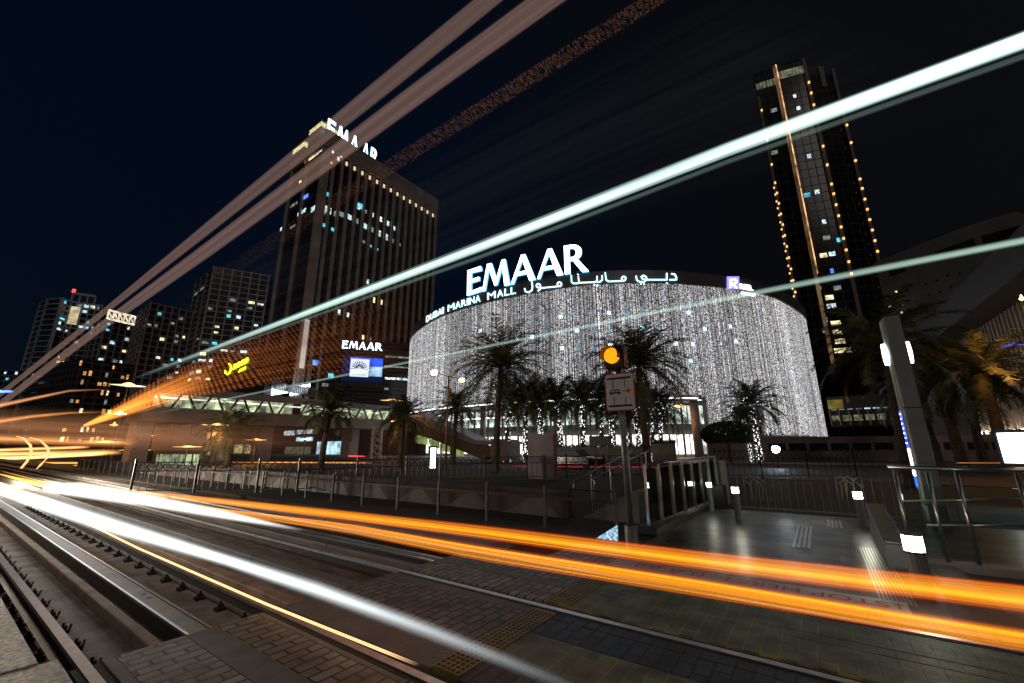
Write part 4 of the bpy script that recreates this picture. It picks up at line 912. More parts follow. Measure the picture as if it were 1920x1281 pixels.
# --- slatted building far right with deep roof
Zs = 16.5
sp0, sp1 = at_z(1800, 645, Zs), at_z(1935, 560, Zs)
d, n_, L_ = seg_frame(sp0, sp1); sp1 = sp0+d*(L_+14); L_ += 14
slat = thing('slatted_building', 'pale building with vertical fins lit from below under a deep dark roof', 'building', (sp0.x, sp0.y, 0))
b = MB(); b.prism([(sp0.x, sp0.y), (sp1.x, sp1.y), (sp1.x-n_.x*20, sp1.y-n_.y*20), (sp0.x-n_.x*20, sp0.y-n_.y*20)], .12, Zs); b.build('wall', mat('slat_wall', (.10, .09, .085), .7), slat)
finm = mat('pale_fin', (.48, .43, .39), .65, scale=.5)
nf = int(L_/1.1)
b = MB()
for k in range(nf):
    u = L_*(k+.5)/nf; a = sp0+d*u; b = MB(); P_ = [(a.x-d.x*.25, a.y-d.y*.25), (a.x+d.x*.25, a.y+d.y*.25), (a.x+d.x*.18+n_.x*.8, a.y+d.y*.18+n_.y*.8), (a.x-d.x*.18+n_.x*.8, a.y-d.y*.18+n_.y*.8)]; b.prism(P_, 3.4, Zs-.01); b.build('fin', finm, slat)
    if k % 2 == 0 and k < 30: b = MB(); q = a+n_*1.2+d*.5; b.tube([(q.x, q.y, 3.1), (q.x, q.y, 3.4)], .12, 8); b.build('uplight', emis('uplight', (1, .75, .5), 30), slat)
b = MB(); b.prism([(sp0.x-d.x*4, sp0.y-d.y*4), (sp0.x-d.x*6+n_.x*4, sp0.y-d.y*6+n_.y*4), (sp1.x+n_.x*4, sp1.y+n_.y*4), (sp1.x-n_.x*20, sp1.y-n_.y*20), (sp0.x-n_.x*20, sp0.y-n_.y*20)], Zs+.003, [Zs+.5, Zs+3.4, Zs+3.4, Zs+3.4, Zs+.5]); b.build('roof', mat('roof_grey', (.03, .03, .032), .6), slat)
b = MB(); b.prism([(sp0.x+n_.x*.5, sp0.y+n_.y*.5), (sp1.x+n_.x*.5, sp1.y+n_.y*.5), (sp1.x+n_.x*2.5, sp1.y+n_.y*2.5), (sp0.x+n_.x*2.5, sp0.y+n_.y*2.5)], .12, 3.0); b.build('planter', M['concrete'], slat)
# --- terrace, lobby and retaining wall at right
t = thing('lobby_pavilion', 'low dark pavilion with thin lit bands behind the palms on the right', 'pavilion', (12, 95, 0))
a, c = at_d(1556, 780, 92), at_d(1715, 780, 92); d, n_, L_ = seg_frame(a, c)
def lb(u0, u1, ya, yb, m, nm, o_=.1, i_=0.0):
    za, zb = at_d(1600, yb, 92).z, at_d(1600, ya, 92).z; p = a+d*(L_*u0); q = a+d*(L_*u1)
    b = MB(); b.prism([(p.x+n_.x*i_, p.y+n_.y*i_), (q.x+n_.x*i_, q.y+n_.y*i_), (q.x+n_.x*o_, q.y+n_.y*o_), (p.x+n_.x*o_, p.y+n_.y*o_)], za, zb); b.build(nm, m, t)
lb(0, 1.0, 742, 798, mat('pav_dark', (.05, .045, .035), .6), 'wall', 0, -8)
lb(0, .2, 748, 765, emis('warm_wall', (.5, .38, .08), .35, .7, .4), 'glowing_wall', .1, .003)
for k in range(9): lb(.03+k*.105, .1+k*.105, 766, 768, WM['w'] if k in (4, 5) else WM['d'], 'light_band', .12, .003)
for k in range(7): lb(.02+k*.14, .13+k*.14, 778, 789, emis('lobby_room', (.75, .8, .45), .14, .9, 1.5), 'lobby_window', .1, .003)
for k in range(9): lb(.0+k*.12, .012+k*.12, 768, 798, M['palewall'], 'column', .8, .4)
b = MB(); a, c = at_z(1330, 866, 0), at_z(1960, 868, 0); d, n_, L_ = seg_frame(a, c); q = [a, c]
b.prism([(a.x, a.y), (c.x, c.y), (c.x-n_.x*.5, c.y-n_.y*.5), (a.x-n_.x*.5, a.y-n_.y*.5)], -.05, 2.55); tag(b.build('retaining_wall', M['palewall']), 'long brown retaining wall with small openings behind the right hand palms', 'wall')
rw = bpy.data.objects['retaining_wall']
b = MB()
for k in range(14): p = a+d*(6+k*L_/15); e_ = p+d*1.6; b.prism([(p.x+n_.x*.002, p.y+n_.y*.002), (e_.x+n_.x*.002, e_.y+n_.y*.002), (e_.x+n_.x*.03, e_.y+n_.y*.03), (p.x+n_.x*.03, p.y+n_.y*.03)], 1.2, 1.9)
o = b.build('wall_openings', M['blackpaint'], None); o.parent = rw; o.matrix_parent_inverse = Matrix()

# ============================================================ FOOTBRIDGE
XB = -60
bt = thing('footbridge', 'long enclosed footbridge with a lit band of slanted window bars over the road', 'footbridge', (XB, 30, 0))
yb0, yb1 = 14.5, 47
z_f0, z_w0, z_w1, z_r = 4.6, 6.25, 7.72, 8.6
def bb_(y0, y1, z0, z1, x0, x1, nm, m): b = MB(); b.box(x0, y0, z0, x1, y1, z1); return b.build(nm, m, bt)
bb_(yb0-1, yb1, z_f0, z_w0-.003, XB-5, XB+.35, 'deck', mat('bridge_deck', (.16, .14, .13), .6, scale=.5))
bb_(yb0-1, yb1, z_w1+.003, z_r, XB-5.2, XB+.5, 'roof', M['parapet'])
rd = random.Random(2)
y = yb0; pal = [emis('bridge_window', (.85, 1, .60), s, .8, .9) for s in (.22, .35, .55)]
k = 0
while y < yb1-1.2:
    if not (28.9 < y < 30.2):
        w_ = bb_(y+.05, y+1.15, z_w0, z_w1, XB-.2, XB, 'window', pal[k % 3])
    y += 1.2; k += 1
bb_(yb0, yb1, z_w1-.5, z_w1-.3, XB+.01, XB+.06, 'window_head', emis('bridge_head', (1, 1, .75), 1.0, .6, .6))
for k in range(22):
    y = yb0+.5+k*1.5; s = .75 if k % 2 else -.75
    if 28.5 < y < 30.3: continue
    b = MB(); b.bar((XB+.2, y-s/2, z_w0), (XB+.2, y+s/2, z_w1), .22, .18, up=(1, 0, 0)); b.build('slanted_bar', M['darkmetal'], bt)
for y in (14.5, 27.8, 41.5): bb_(y-.8, y+.8, -.05, z_f0-.003, XB-4, XB-1.5, 'pier', mat('pier', (.22, .20, .22), .6))
# bright louvre strip on the roof of the building behind
b = MB(); a, c = at_y(482, 716, 62), at_y(592, 738, 62)
for k in range(36):
    u = k/35; x = a.x+(c.x-a.x)*u; z = a.z+(c.z-a.z)*u; b.box(x-.25, 62, z-1.2, x+.12, 62.4, z+1.2)
lv = thing('louvred_walkway', 'thin louvred roof strip lit blue white above the footbridge', 'walkway roof', (a.x, 62, 0))
b.build('louvres', M['greypaint'], lv)
for px0, px1 in ((508, 538), (543, 578)):
    a_, c_ = at_y(px0, 728, 62.2), at_y(px1, 733, 62.2); b = MB(); b.box(a_.x, 62.45, c_.z-.6, c_.x, 62.6, a_.z+.4); b.build('light_strip', emis('strip_w', (.8, .92, 1), 3, .6, .6), lv)
a_, c_ = at_y(480, 745, 62), at_y(600, 752, 62); b = MB(); b.box(a_.x-2, 62.5, .12, c_.x+4, 75, c_.z); b.build('base_building', mat('base_b', (.10, .09, .085), .7), lv)
# covered stairway from the bridge down to the right
t = thing('covered_stairway', 'dark covered stairway with green lit glass panels descending towards the mall', 'covered stairway', (-50, 44, 0))
A = at_y(770, 765, 40); B_ = at_y(915, 838, 40); Bf = at_y(975, 850, 40)
def prism_xz(prof, y0, y1, nm, m):
    b = MB(); n = len(prof); b.v += [(p[0], y0, p[1]) for p in prof]+[(p[0], y1, p[1]) for p in prof]
    b.f.append(tuple(range(n))); b.f.append(tuple(range(n, 2*n))[::-1])
    for i in range(n): j = (i+1) % n; b.f.append((i, j, n+j, n+i))
    return b.build(nm, m, t)
def q_(px, py, Y=40): p = at_y(px, py, Y); return (p.x, p.z)
prism_xz([q_(760, 782), q_(785, 775), q_(893, 826), q_(958, 828), q_(958, 833), q_(890, 834), q_(780, 792)], 40, 43, 'roof', mat('stair_roof', (.10, .14, .20), .4))
prism_xz([q_(780, 793), q_(890, 835), q_(920, 836), q_(920, 856), q_(905, 862), q_(780, 812)], 40.05, 42.8, 'side_panel', mat('stair_side', (.05, .045, .045), .5))
gp = emis('green_glass', (.45, .60, .18), .38, .7, .8)
for x0, x1 in ((778, 800), (803, 822), (826, 842), (846, 868)):
    f0 = (x0-780)/125; f1 = (x1-780)/125
    prism_xz([q_(x0, 812+f0*40+3), q_(x1, 812+f1*40+3), q_(x1, 812+f1*40+16), q_(x0+3, 812+f0*40+20)], 40.1, 40.2, 'lit_glass_panel', gp)
prism_xz([q_(925, 823), q_(950, 824), q_(957, 832), q_(957, 862), q_(925, 862)], 39.5, 42, 'end_cabin', mat('cabin', (.13, .12, .12), .5))
b = MB()
for px in (700, 716):
    p = at_y(px, 800, 41); b.bar((p.x, 41, 0), (p.x, 41, p.z), .35)
for k in range(4):
    p0 = at_y(700, 860-k*14, 41); p1 = at_y(716, 846-k*14, 41); b.bar(p0, p1, .2); b.bar(at_y(716, 860-k*14, 41), at_y(700, 846-k*14, 41), .2)
b.build('lattice_support', M['greypaint'], t)

# ------------------------------------------------------------ noon sign
t = thing('yellow_shop_sign', 'small glowing yellow sign of noon.com left of the office tower', 'sign', tuple(at_y(442, 690, 60)))
ye = emis('neon_yellow', (.85, 1, .02), 3.2)
p = at_y(436, 696, 60); p2 = at_y(463, 686, 60)
text_on('lettering', 'noon', (at_y(438, 694, 60).x, 59.9, at_y(438, 694, 60).z), (1, 0, .12), (0, 0, 1), at_y(450, 682, 60).z-at_y(450, 692, 60).z, ye, t, width=at_y(464, 690, 60).x-at_y(438, 694, 60).x, thick=.2, bold=.03)
text_on('lettering', '.com', (at_y(448, 699, 60).x, 59.9, at_y(448, 699, 60).z), (1, 0, .12), (0, 0, 1), at_y(450, 692, 60).z-at_y(450, 697, 60).z, ye, t, width=at_y(462, 690, 60).x-at_y(449, 694, 60).x, thick=.2, bold=.03)
def n_fn(u, v, o): q = at_y(240+u/4.8, 620+v/4.8, 60); return Vector((q.x, 59.9-o, q.z))
strokes_flat('arabic_letter', [[(915, 300), (932, 318), (932, 350), (918, 382), (898, 394), (882, 382), (880, 362)]], n_fn, 11, ye, t, .2)
# darker building behind that sign
b = MB(); a = at_y(395, 735, 61); c = at_y(500, 735, 61); b.box(a.x, 60.05, .12, c.x, 66, at_y(450, 668, 60).z)
tag(b.build('sign_block', mat('sign_block', (.03, .028, .03), .6)), 'plain dark block carrying the yellow sign', 'building')

# low buildings under the bridge, left
t = thing('street_shops', 'row of low lit shop fronts under the footbridge', 'shops', (-80, 62, 0))
def shop_box(px0, px1, ya, yb, m, nm, Y=58, th=.3):
    p = at_y(px0, yb, Y); q = at_y(px1, yb, Y); z0 = min(p.z, q.z); z1 = at_y((px0+px1)/2, ya, Y).z; b = MB(); b.box(p.x, Y, z0, q.x, Y+th, z1); b.build(nm, m, t)
shop_box(300, 760, 792, 880, mat('shop_wall', (.09, .07, .055), .7), 'wall', 58.4, 6)
for px0, px1, ya, yb, m in ((412, 430, 836, 853, 'y1'), (437, 452, 834, 853, 'y1'), (456, 472, 834, 851, 'y1'), (476, 491, 832, 850, 'y1'), (532, 580, 838, 860, 'dim'), (592, 641, 828, 855, 'blue'), (555, 585, 820, 827, 'blue'), (532, 552, 808, 816, 'louv'), (556, 586, 806, 813, 'louv')):
    mm = {'y1': emis('win_warm', (.9, .7, .3), .35, .7, 1.5), 'dim': emis('win_dim', (.35, .33, .22), .22, .4, 1), 'blue': emis('win_blue', (.55, .85, 1), .75, .7, .8), 'louv': emis('win_louv', (.7, .75, .8), .5, .9, 2)}[m]
    shop_box(px0, px1, ya, yb, mm, 'lit_window', 58.2, .15)
for px in (236, 296, 340, 383): pass
t = thing('glass_kiosk', 'grey panelled entrance block with green white lit doors at the left', 'entrance block', tuple(at_y(330, 860, 30)))
def kb(px0, px1, ya, yb, m, nm, Y=30, th=.1):
    Y = Y-13.5
    p = at_y(px0, yb, Y); q = at_y(px1, yb, Y); z0 = min(p.z, q.z); z1 = at_y((px0+px1)/2, ya, Y).z; b = MB(); b.box(p.x, Y, max(z0, -.03), q.x, Y+th, z1); b.build(nm, m, t)
for k, (x0, x1) in enumerate(((282, 318), (319, 352), (353, 384))): kb(x0, x1-1, 798, 845, mat('kiosk_panel', (.20, .18, .19), .5), 'wall_panel', 30, .3)
for x0, x1 in ((288, 311), (314, 340), (344, 352), (358, 366)): kb(x0, x1, 852, 885, emis('kiosk_glass', (.75, .9, .50), .28 if x1-x0 > 10 else .6, .8, 1.2), 'lit_door', 30.2, .1)
kb(280, 386, 797, 886, mat('kiosk_dark', (.05, .05, .05), .6), 'back_wall', 30.5, 2)

# ============================================================ STREET LAMPS
sod = emis('sodium_lamp', (1, .50, .12), 26)
lamp = thing('street_lamp', 'brown street lamp with two sodium heads in front of the mall', 'street lamp', (-18.23, 18.59, 0))
lx, ly = -18.23, 18.59
def L3(px, py): return at_y(px, py, ly)
top = L3(841, 705)
b = MB(); b.tube([(lx, ly, -.03), (lx, ly, top.z)], [.075, .045], 10); b.build('pole', mat('lamp_brown', (.22, .12, .06), .5, .3), lamp, smooth=True)
for px, py, s in ((814, 698, .27), (866, 712, .19)):
    q = L3(px, py); b = MB(); b.bar((lx, ly, top.z-.05), (q.x, q.y, q.z+.05), .04); ar_ = b.build('arm', M['rust'], lamp)
    b = MB(); b.tube([(q.x-s, q.y, q.z+.03), (q.x-s*.5, q.y, q.z-.03), (q.x+s*.5, q.y, q.z-.03), (q.x+s, q.y, q.z+.03)], [s*.2, s*.6, s*.6, s*.2], 10); b.build('lamp_head_glow', sod, lamp)
def far_lamp(px, py, wpx, hgt, label, em, pole=True, hpx=5, watt=0):  # head and core shaped as the lamp's smeared glow, wider than a luminaire
    el = (ray(px, py).z)/math.hypot(ray(px, py).x, ray(px, py).y); el = max(el, .012); D_ = (hgt-H)/el
    if px < 300: D_ = min(D_, 70)
    elif px < 640: D_ = min(D_, 52)
    p = at_d(px, py, D_)
    t = thing('street_lamp', label, 'street lamp', (p.x, p.y, 0), 'street lamps along the road')
    a = at_d(px-wpx/2, py, D_); c = at_d(px+wpx/2, py, D_); d = (c-a); d.z = 0; hh = hpx*D_/F
    b = MB(); n = 9; pts = [a+(c-a)*(i/(n-1)) for i in range(n)]; rr = [hh*.5*max(.06, math.sin(PI*i/(n-1))**.8)*(1 if i % 2 else .85) for i in range(n)]
    b.tube([(q.x, q.y, p.z) for q in pts], [r_*.35 for r_ in rr], 8); hd = b.build('lamp_head_glow', em, t)
    b = MB(); b.tube([tuple(Vector((0, 0, hh*.12))+pts[4]+(q-pts[4])*.38) for q in [Vector((q.x, q.y, p.z)) for q in pts]], [r_*.75 for r_ in rr], 8); o = b.build('lamp_glow_core', em, None); o.parent = hd; o.matrix_parent_inverse = Matrix()
    if watt:
        ld = bpy.data.lights.new('lamp_bulb', 'POINT'); ld.energy = watt; ld.color = (1, .40, .09); ld.shadow_soft_size = .4
        lo_ = bpy.data.objects.new('lamp_bulb', ld); C.objects.link(lo_); lo_.parent = t; lo_.matrix_parent_inverse = Matrix.Translation(-t.location); lo_.location = (p.x, p.y, p.z-hh-.6)
    b = MB(); b.tube([(p.x, p.y, 0), (p.x, p.y, p.z-hh*.4)], max(.05, D_*.0007), 6); b.build('pole', M['darkmetal'], t)
so1 = emis('glow_orange', (1, .50, .17), 2.2, .6, .6); so2 = emis('glow_cream', (1, .70, .38), 2.4, .6, .6); so3 = emis('glow_white', (1, .93, .85), 5)
for px, py, wd, hg, hp_, e_, lab in ((240, 723, 70, 8, 9, so2, 'bright cream street lamp under the upper end of the white light trail'), (226, 776, 26, 8, 9, so2, 'short cream lamp at the tip of the orange speckled trails'), (268, 779, 26, 8, 9, so2, 'cream lamp just right of the tip of the orange speckled trails'), (214, 797, 18, 7, 9, so1, 'small orange lamp below the tip of the orange speckled trails'),
                             (410, 797, 72, 8, 6, so1, 'long flat orange lamp glow just left of the footbridge pier'), (735, 751, 44, 8, 7, so1, 'orange lamp glow above the palm left of the mall'), (692, 788, 38, 7, 7, so1, 'left one of a pair of orange lamp glows below the footbridge'), (729, 790, 30, 7, 6, so1, 'right one of a pair of orange lamp glows below the footbridge'),
                             (716, 804, 24, 6, 5, so1, 'small orange lamp under the pair below the footbridge'), (272, 817, 74, 5, 4, so1, 'flat orange lamp glow left of the grey entrance block'), (198, 829, 84, 5, 4, so1, 'very long flat orange lamp glow low at the left'), (352, 838, 60, 4, 4, so1, 'flat orange lamp glow over the green lit doors'),
                             (255, 844, 70, 3.5, 4, so1, 'lowest long orange lamp glow left of the green lit doors') , (479, 825, 44, 5, 5, so1, 'orange lamp glow under the footbridge by the warm shop windows'), (572, 824, 22, 5, 3, so3, 'small white lamp by the blue lit shop window'),
                             (1297, 751, 40, 8, 5, so3, 'white flat lamp on a pole at the right end of the shop fronts'), (1275, 762, 30, 7, 8, so1, 'orange lamp next to the white lamp at the right end of the shop fronts'), (1916, 560, 12, 9, 11, emis('near_sodium', (1, .5, .12), 22), 'dazzling orange lamp at the right edge of the picture')):
    far_lamp(px, py, wd, hg, lab, e_, hpx=hp_, watt={410: 450, 735: 500, 729: 200, 479: 400, 1916: 1100, 1275: 120, 240: 250}.get(px, 0))
# floodlight facing us
t = thing('floodlight', 'dazzling bluish white floodlight on a low post before the retaining wall', 'floodlight', tuple(at_z(1460, 878, 0)))
q = at_z(1460, 878, 0); z = 1.35
b = MB(); b.tube([(q.x, q.y, 0), (q.x, q.y, z-.25)], .06, 8); b.build('post', M['darkmetal'], t)
b = MB(); b.box(q.x-.3, q.y, z-.22, q.x+.3, q.y+.25, z+.3); b.build('housing', M['blackpaint'], t, bevel=.03)
b = MB(); b.tube([(q.x, q.y-.05, z+.04), (q.x, q.y-.003, z+.04)], .27, 16); b.build('lens', emis('flood', (.75, .93, 1), 60), t)

# ============================================================ PALMS
def frond_mesh(b, org, az_, el, ln, droop, rd, dens=26, wid=.5):
    pts = []; p = Vector(org); e_ = el; n = 9; st = ln/n
    d0 = Vector((math.cos(az_), math.sin(az_), 0))
    for i in range(n+1):
        pts.append(p.copy()); p = p+(d0*math.cos(e_)+Vector((0, 0, 1))*math.sin(e_))*st; e_ -= droop/n*(.5+i/n)
    sd = Vector((-d0.y, d0.x, 0))
    for i in range(n):
        w_ = .035*(1-i/n)+.008; a, c = pts[i], pts[i+1]; b.poly([a-sd*w_, a+sd*w_, c+sd*w_*.8, c-sd*w_*.8])
    for k in range(dens):
        u = .1+.88*k/dens; i = min(int(u*n), n-1); f_ = u*n-i; q = pts[i]*(1-f_)+pts[i+1]*f_; tg = (pts[i+1]-pts[i]).normalized(); up = tg.cross(sd)*-1
        L_ = wid*(math.sin(PI*min(1, u*.85+.12))**.6)*rd.uniform(.8, 1.15)
        for s in (-1, 1):
            v = (sd*s*.8+tg*.62+Vector((0, 0, 1))*rd.uniform(-.35, .3)).normalized()*L_; wv = tg*.034
            b.poly([q-wv, q+wv, q+v*.6+wv*.9-Vector((0, 0, .02)), q+v-Vector((0, 0, .10*L_))])
def palm_mesh(seed, h, R_, nf, lean=0, dens=26):
    rd = random.Random(seed); tb = MB(); pts = []; rr = []; n = 26
    for i in range(n+1):
        u = i/n; pts.append((lean*u*u, lean*.3*u, h*u)); rr.append((.24*(1-.35*u)+(.10 if i == 0 else 0))*(1.0 if i % 2 else .90)*(1.25 if u > .9 else 1))
    tb.tube(pts, rr, 10); cb = MB(); top = Vector(pts[-1])
    for k in range(nf):
        a = k*2.39996+rd.uniform(-.2, .2); u = k/nf; el = 1.35-1.75*u+rd.uniform(-.12, .12)
        frond_mesh(cb, top+Vector((0, 0, .1)), a, el, R_*rd.uniform(.85, 1.1), 1.35+.5*u, rd, dens, R_*.17)
    return tb, cb
PALMS = {}
def palm(kind, loc, rotz, label, scale=1, group='palms along the road', lit=False):
    key = (kind, lit)
    if key in PALMS: return dup(PALMS[key], loc, rotz, label, group, scale)
    h, R_, nf, dens = {'tall': (6.0, 3.7, 62, 34), 'mid': (4.0, 2.7, 52, 30), 'big': (7.0, 4.1, 38, 44), 'short': (2.4, 2.5, 44, 26)}[kind]
    tb, cb = palm_mesh({'tall': 1, 'mid': 2, 'big': 3, 'short': 4}[kind], h, R_, nf, .25, dens)
    t = bpy.data.objects.new('palm_tree', None); C.objects.link(t); tag(t, label, 'palm tree', group)
    if lit == 2:
        for k in range(7):
            a = k*.95; el = .95-(k % 3)*.3; p = Vector((.25, .07, h)); e_ = el; pts = []
            for i in range(14): pts.append(tuple(p)); p = p+Vector((math.cos(a)*math.cos(e_), math.sin(a)*math.cos(e_), math.sin(e_)))*.16; e_ -= .13
            tb.tube(pts, .028, 5)
    o = tb.build('trunk', fairy if lit else M['trunk'], None, smooth=False); o.parent = t
    o = cb.build('crown', M['frond'], None); o.parent = t
    t.location = loc; t.rotation_euler = (0, 0, rotz); t.scale = (scale,)*3
    PALMS[key] = t; return t
fairy, nt_, N_, L_, bb = new_mat('fairy_trunk')
bb.inputs['Base Color'].default_value = (.08, .06, .04, 1)
t1 = N_.new('ShaderNodeTexCoord'); vo = N_.new('ShaderNodeTexVoronoi'); vo.inputs['Scale'].default_value = 7.5; L_.new(t1.outputs['Object'], vo.inputs[0])
rp = N_.new('ShaderNodeMapRange'); rp.inputs[1].default_value = .22; rp.inputs[2].default_value = .34; rp.inputs[3].default_value = 3.4; rp.inputs[4].default_value = 0; L_.new(vo.outputs['Distance'], rp.inputs[0])
bb.inputs['Emission Color'].default_value = (.92, .97, .95, 1); L_.new(rp.outputs[0], bb.inputs['Emission Strength'])
def palm_at(kind, px, pyb, pyc, rotz, label, D=None, lit=False, group='palms along the road'):
    """trunk foot on the ground at the sight line px,pyb; crown centre seen at pyc."""
    g = at_z(px, pyb, 0) if D is None else at_d(px, 850, D); g.z = 0
    d_ = math.hypot(g.x, g.y); 
    lo, hi = 0, 60
    for _ in range(40):
        m_ = (lo+hi)/2; v = Vector((g.x, g.y, m_-H)); zc = v.dot(_f); yy_ = cy0-F*v.dot(_u)/zc
        if yy_ > pyc: lo = m_
        else: hi = m_
    hk = {'tall': 6.0, 'mid': 4.0, 'big': 7.0, 'short': 2.4}[kind]
    return palm(kind, (g.x, g.y, 0), rotz, label, lo/hk, group, lit)
palm_at('tall', 930, 885, 695, .3, 'tall dark palm in front of the mall between the street lamp and the grey box')
palm_at('tall', 1213, 870, 690, 1.9, 'tall dark palm in front of the mall right behind the tram warning sign', D=27)
palm_at('mid', 604, 880, 775, .9, 'dark palm standing before the footbridge left of the covered stairway', D=30)
palm_at('mid', 752, 870, 785, 2.0, 'orange lit palm drooping over the top of the covered stairway', D=32)
palm_at('short', 432, 865, 812, 2.9, 'orange lit palm under the left part of the footbridge', D=38)
palm_at('mid', 850, 870, 770, 1.4, 'small dark palm crown in front of the left corner of the mall', D=45)
palm_at('big', 1694, 872, 655, .35, 'large orange lit palm behind the tram stop totem', D=24)
palm_at('mid', 1800, 868, 712, 2.1, 'dark palm right of the totem before the slatted building', D=44)
palm_at('mid', 1885, 868, 705, 1.0, 'dark palm at the right edge before the slatted building', D=36)
palm_at('mid', 1755, 868, 735, 2.8, 'dark palm behind the large palm beside the totem', D=48)
palm_at('mid', 1840, 868, 735, .1, 'small dark palm between the two palms before the slatted building', D=52)
for i, (px, pyc, lab) in enumerate(((950, 757, 'palm with its trunk wrapped in white fairy lights, leftmost in front of the shops'), (985, 757, 'fairy lit palm trunk second from the left before the shops'), (1016, 757, 'fairy lit palm trunk just left of the grey box top'), (1053, 757, 'fairy lit palm trunk just right of the grey box'),
                      (1093, 757, 'fairy lit palm trunk left of the notice board'), (1128, 757, 'leaning fairy lit palm trunk above the notice board'), (1150, 757, 'fairy lit palm trunk right of the notice board'), (1177, 757, 'fairy lit palm trunk just right of the signal pole'), (1199, 765, 'thickest fairy lit palm trunk left of the tall dark palm trunk'),
                      (1226, 770, 'fairy lit palm just right of the tall dark palm trunk'), (1240, 772, 'rightmost fairy lit palm before the shop fronts'), (1424, 762, 'fairy lit palm before the right part of the light curtain'), (1408, 790, 'small fairy lit palm beside the round hedge'))):
    palm_at('mid', px, 860, pyc, i*1.3, lab, D=(50, 50, 50, 50, 50, 50, 49, 48, 47, 46, 46, 45, 48)[i], lit=(2 if i > 8 else 1), group='fairy lit palms before the mall')

# ------------------------------------------------------------ hedge, planter, boards, car, fence
def leaf_blob(cx, cy, cz, rx, ry, rz, n, seed, sz=.14):
    rd = random.Random(seed); b = MB()
    for _ in range(n):
        a = rd.uniform(0, 2*PI); u = rd.uniform(-.6, 1); r_ = math.sqrt(max(0, 1-u*u))*rd.uniform(.8, 1.05); p = Vector((cx+rx*r_*math.cos(a), cy+ry*r_*math.sin(a), cz+rz*u))
        v = Vector((rd.uniform(-1, 1), rd.uniform(-1, 1), rd.uniform(-1, 1))).normalized()*sz; w_ = v.orthogonal().normalized()*sz*.5
        b.poly([p-v, p+w_, p+v, p-w_])
    return b
g = at_d(1368, 850, 46)
t = thing('hedge_bush', 'round clipped dark bush in front of the light curtain', 'bush', (g.x, g.y, 0))
leaf_blob(g.x, g.y, 2.7, 2.3, 1.8, 1.25, 5000, 5).build('foliage', M['hedge'], t); b = MB(); b.tube([(g.x, g.y, 0), (g.x, g.y, 2.2)], .15, 8); b.build('trunk', M['trunk'], t)
for px0, px1, D_, lab in ((1222, 1268, 44, 'low planted box at the foot of the tall dark palm'), (1035, 1225, 46, 'long planter wall in front of the fairy lit palms')):
    a, c = at_d(px0, 850, D_), at_d(px1, 850, D_); d, n_, L_ = seg_frame(a, c); t = thing('planter', lab, 'planter', (a.x, a.y, 0))
    b = MB(); b.prism([(a.x, a.y), (c.x, c.y), (c.x-n_.x*1.5, c.y-n_.y*1.5), (a.x-n_.x*1.5, a.y-n_.y*1.5)], .0, 1.6 if D_ == 46 else 1.9); b.build('box', M['concrete'], t)
    b = MB(); rd = random.Random(int(px0))
    for k in range(500):
        u = rd.random(); q = a+d*(L_*u)-n_*rd.uniform(.1, 1.3); zb = 1.6 if D_ == 46 else 1.9; v = Vector((rd.uniform(-.15, .15), rd.uniform(-.15, .15), rd.uniform(.15, .5))); w_ = Vector((.03, .02, 0)); b.poly([Vector((q.x, q.y, zb))-w_, Vector((q.x, q.y, zb))+w_, Vector((q.x, q.y, zb))+v])
    b.build('plants', M['hedge'], t)
# thick service cabinet (mauve) and twin-legged notice board
gb_ = at_z(990, 897, 0); gb2 = at_z(1042, 899, 0); zt = at_y(1000, 815, gb_.y).z
t = thing('service_cabinet', 'large plain mauve grey cabinet standing before the mall shops', 'cabinet', (gb_.x, gb_.y, 0))
b = MB(); b.box(gb_.x, gb_.y, -.03, gb2.x, gb_.y+.35, zt); b.build('cabinet_body', mat('cab_mauve', (.17, .13, .14), .5, scale=1), t, bevel=.02)
b = MB(); b.box(gb_.x+.02, gb_.y-.008, zt*.42, gb2.x-.02, gb_.y-.002, zt*.42+.015); b.box(gb_.x+.02, gb_.y-.008, .1, gb2.x-.02, gb_.y-.002, .13); b.build('door_seam', M['darkmetal'], t)
a = at_y(1104, 818, 27); c = at_y(1145, 836, 27)
t = thing('notice_board', 'small dark notice board on two thin legs left of the signal pole', 'notice board', (a.x, 27, 0))
b = MB(); b.box(a.x, 27, c.z, c.x, 27.1, a.z); b.build('board', mat('board_blue', (.04, .06, .08), .5), t, bevel=.02)
for x in (a.x+.4, c.x-.15): b = MB(); b.bar((x, 27.05, 0), (x, 27.05, c.z), .1); b.build('leg', M['blackpaint'], t)
# car by the shops
cc = at_z(1078, 878, 0); 
t = thing('parked_car', 'dark car with lit headlights on the road before the shops', 'car', (cc.x, cc.y, 0))
cx1, cy1 = cc.x, cc.y
def carprof(prof, y0, y1, nm, m, bevel=.06):
    b = MB(); n = len(prof); b.v += [(cx1+p[0], cy1+y0, p[1]) for p in prof]+[(cx1+p[0], cy1+y1, p[1]) for p in prof]; b.f.append(tuple(range(n))); b.f.append(tuple(range(n, 2*n))[::-1])
    for i in range(n): j = (i+1) % n; b.f.append((i, j, n+j, n+i))
    return b.build(nm, m, t, bevel=bevel)
carprof([(-2.2, .3), (2.2, .3), (2.25, .75), (1.3, .92), (-1.5, .95), (-2.25, .8)], -.9, .9, 'body', mat('car_paint', (.04, .04, .05), .2, .4))
carprof([(-1.45, .93), (1.1, .91), (.5, 1.42), (-.9, 1.44)], -.75, .75, 'cabin', M['blackpaint'])
for dx in (-1.4, 1.4):
    for dy in (-.88, .72): b = MB(); b.tube([(cx1+dx, cy1+dy, .33), (cx1+dx, cy1+dy+.18, .33)], .33, 16); b.build('wheel', M['rubber'], t)
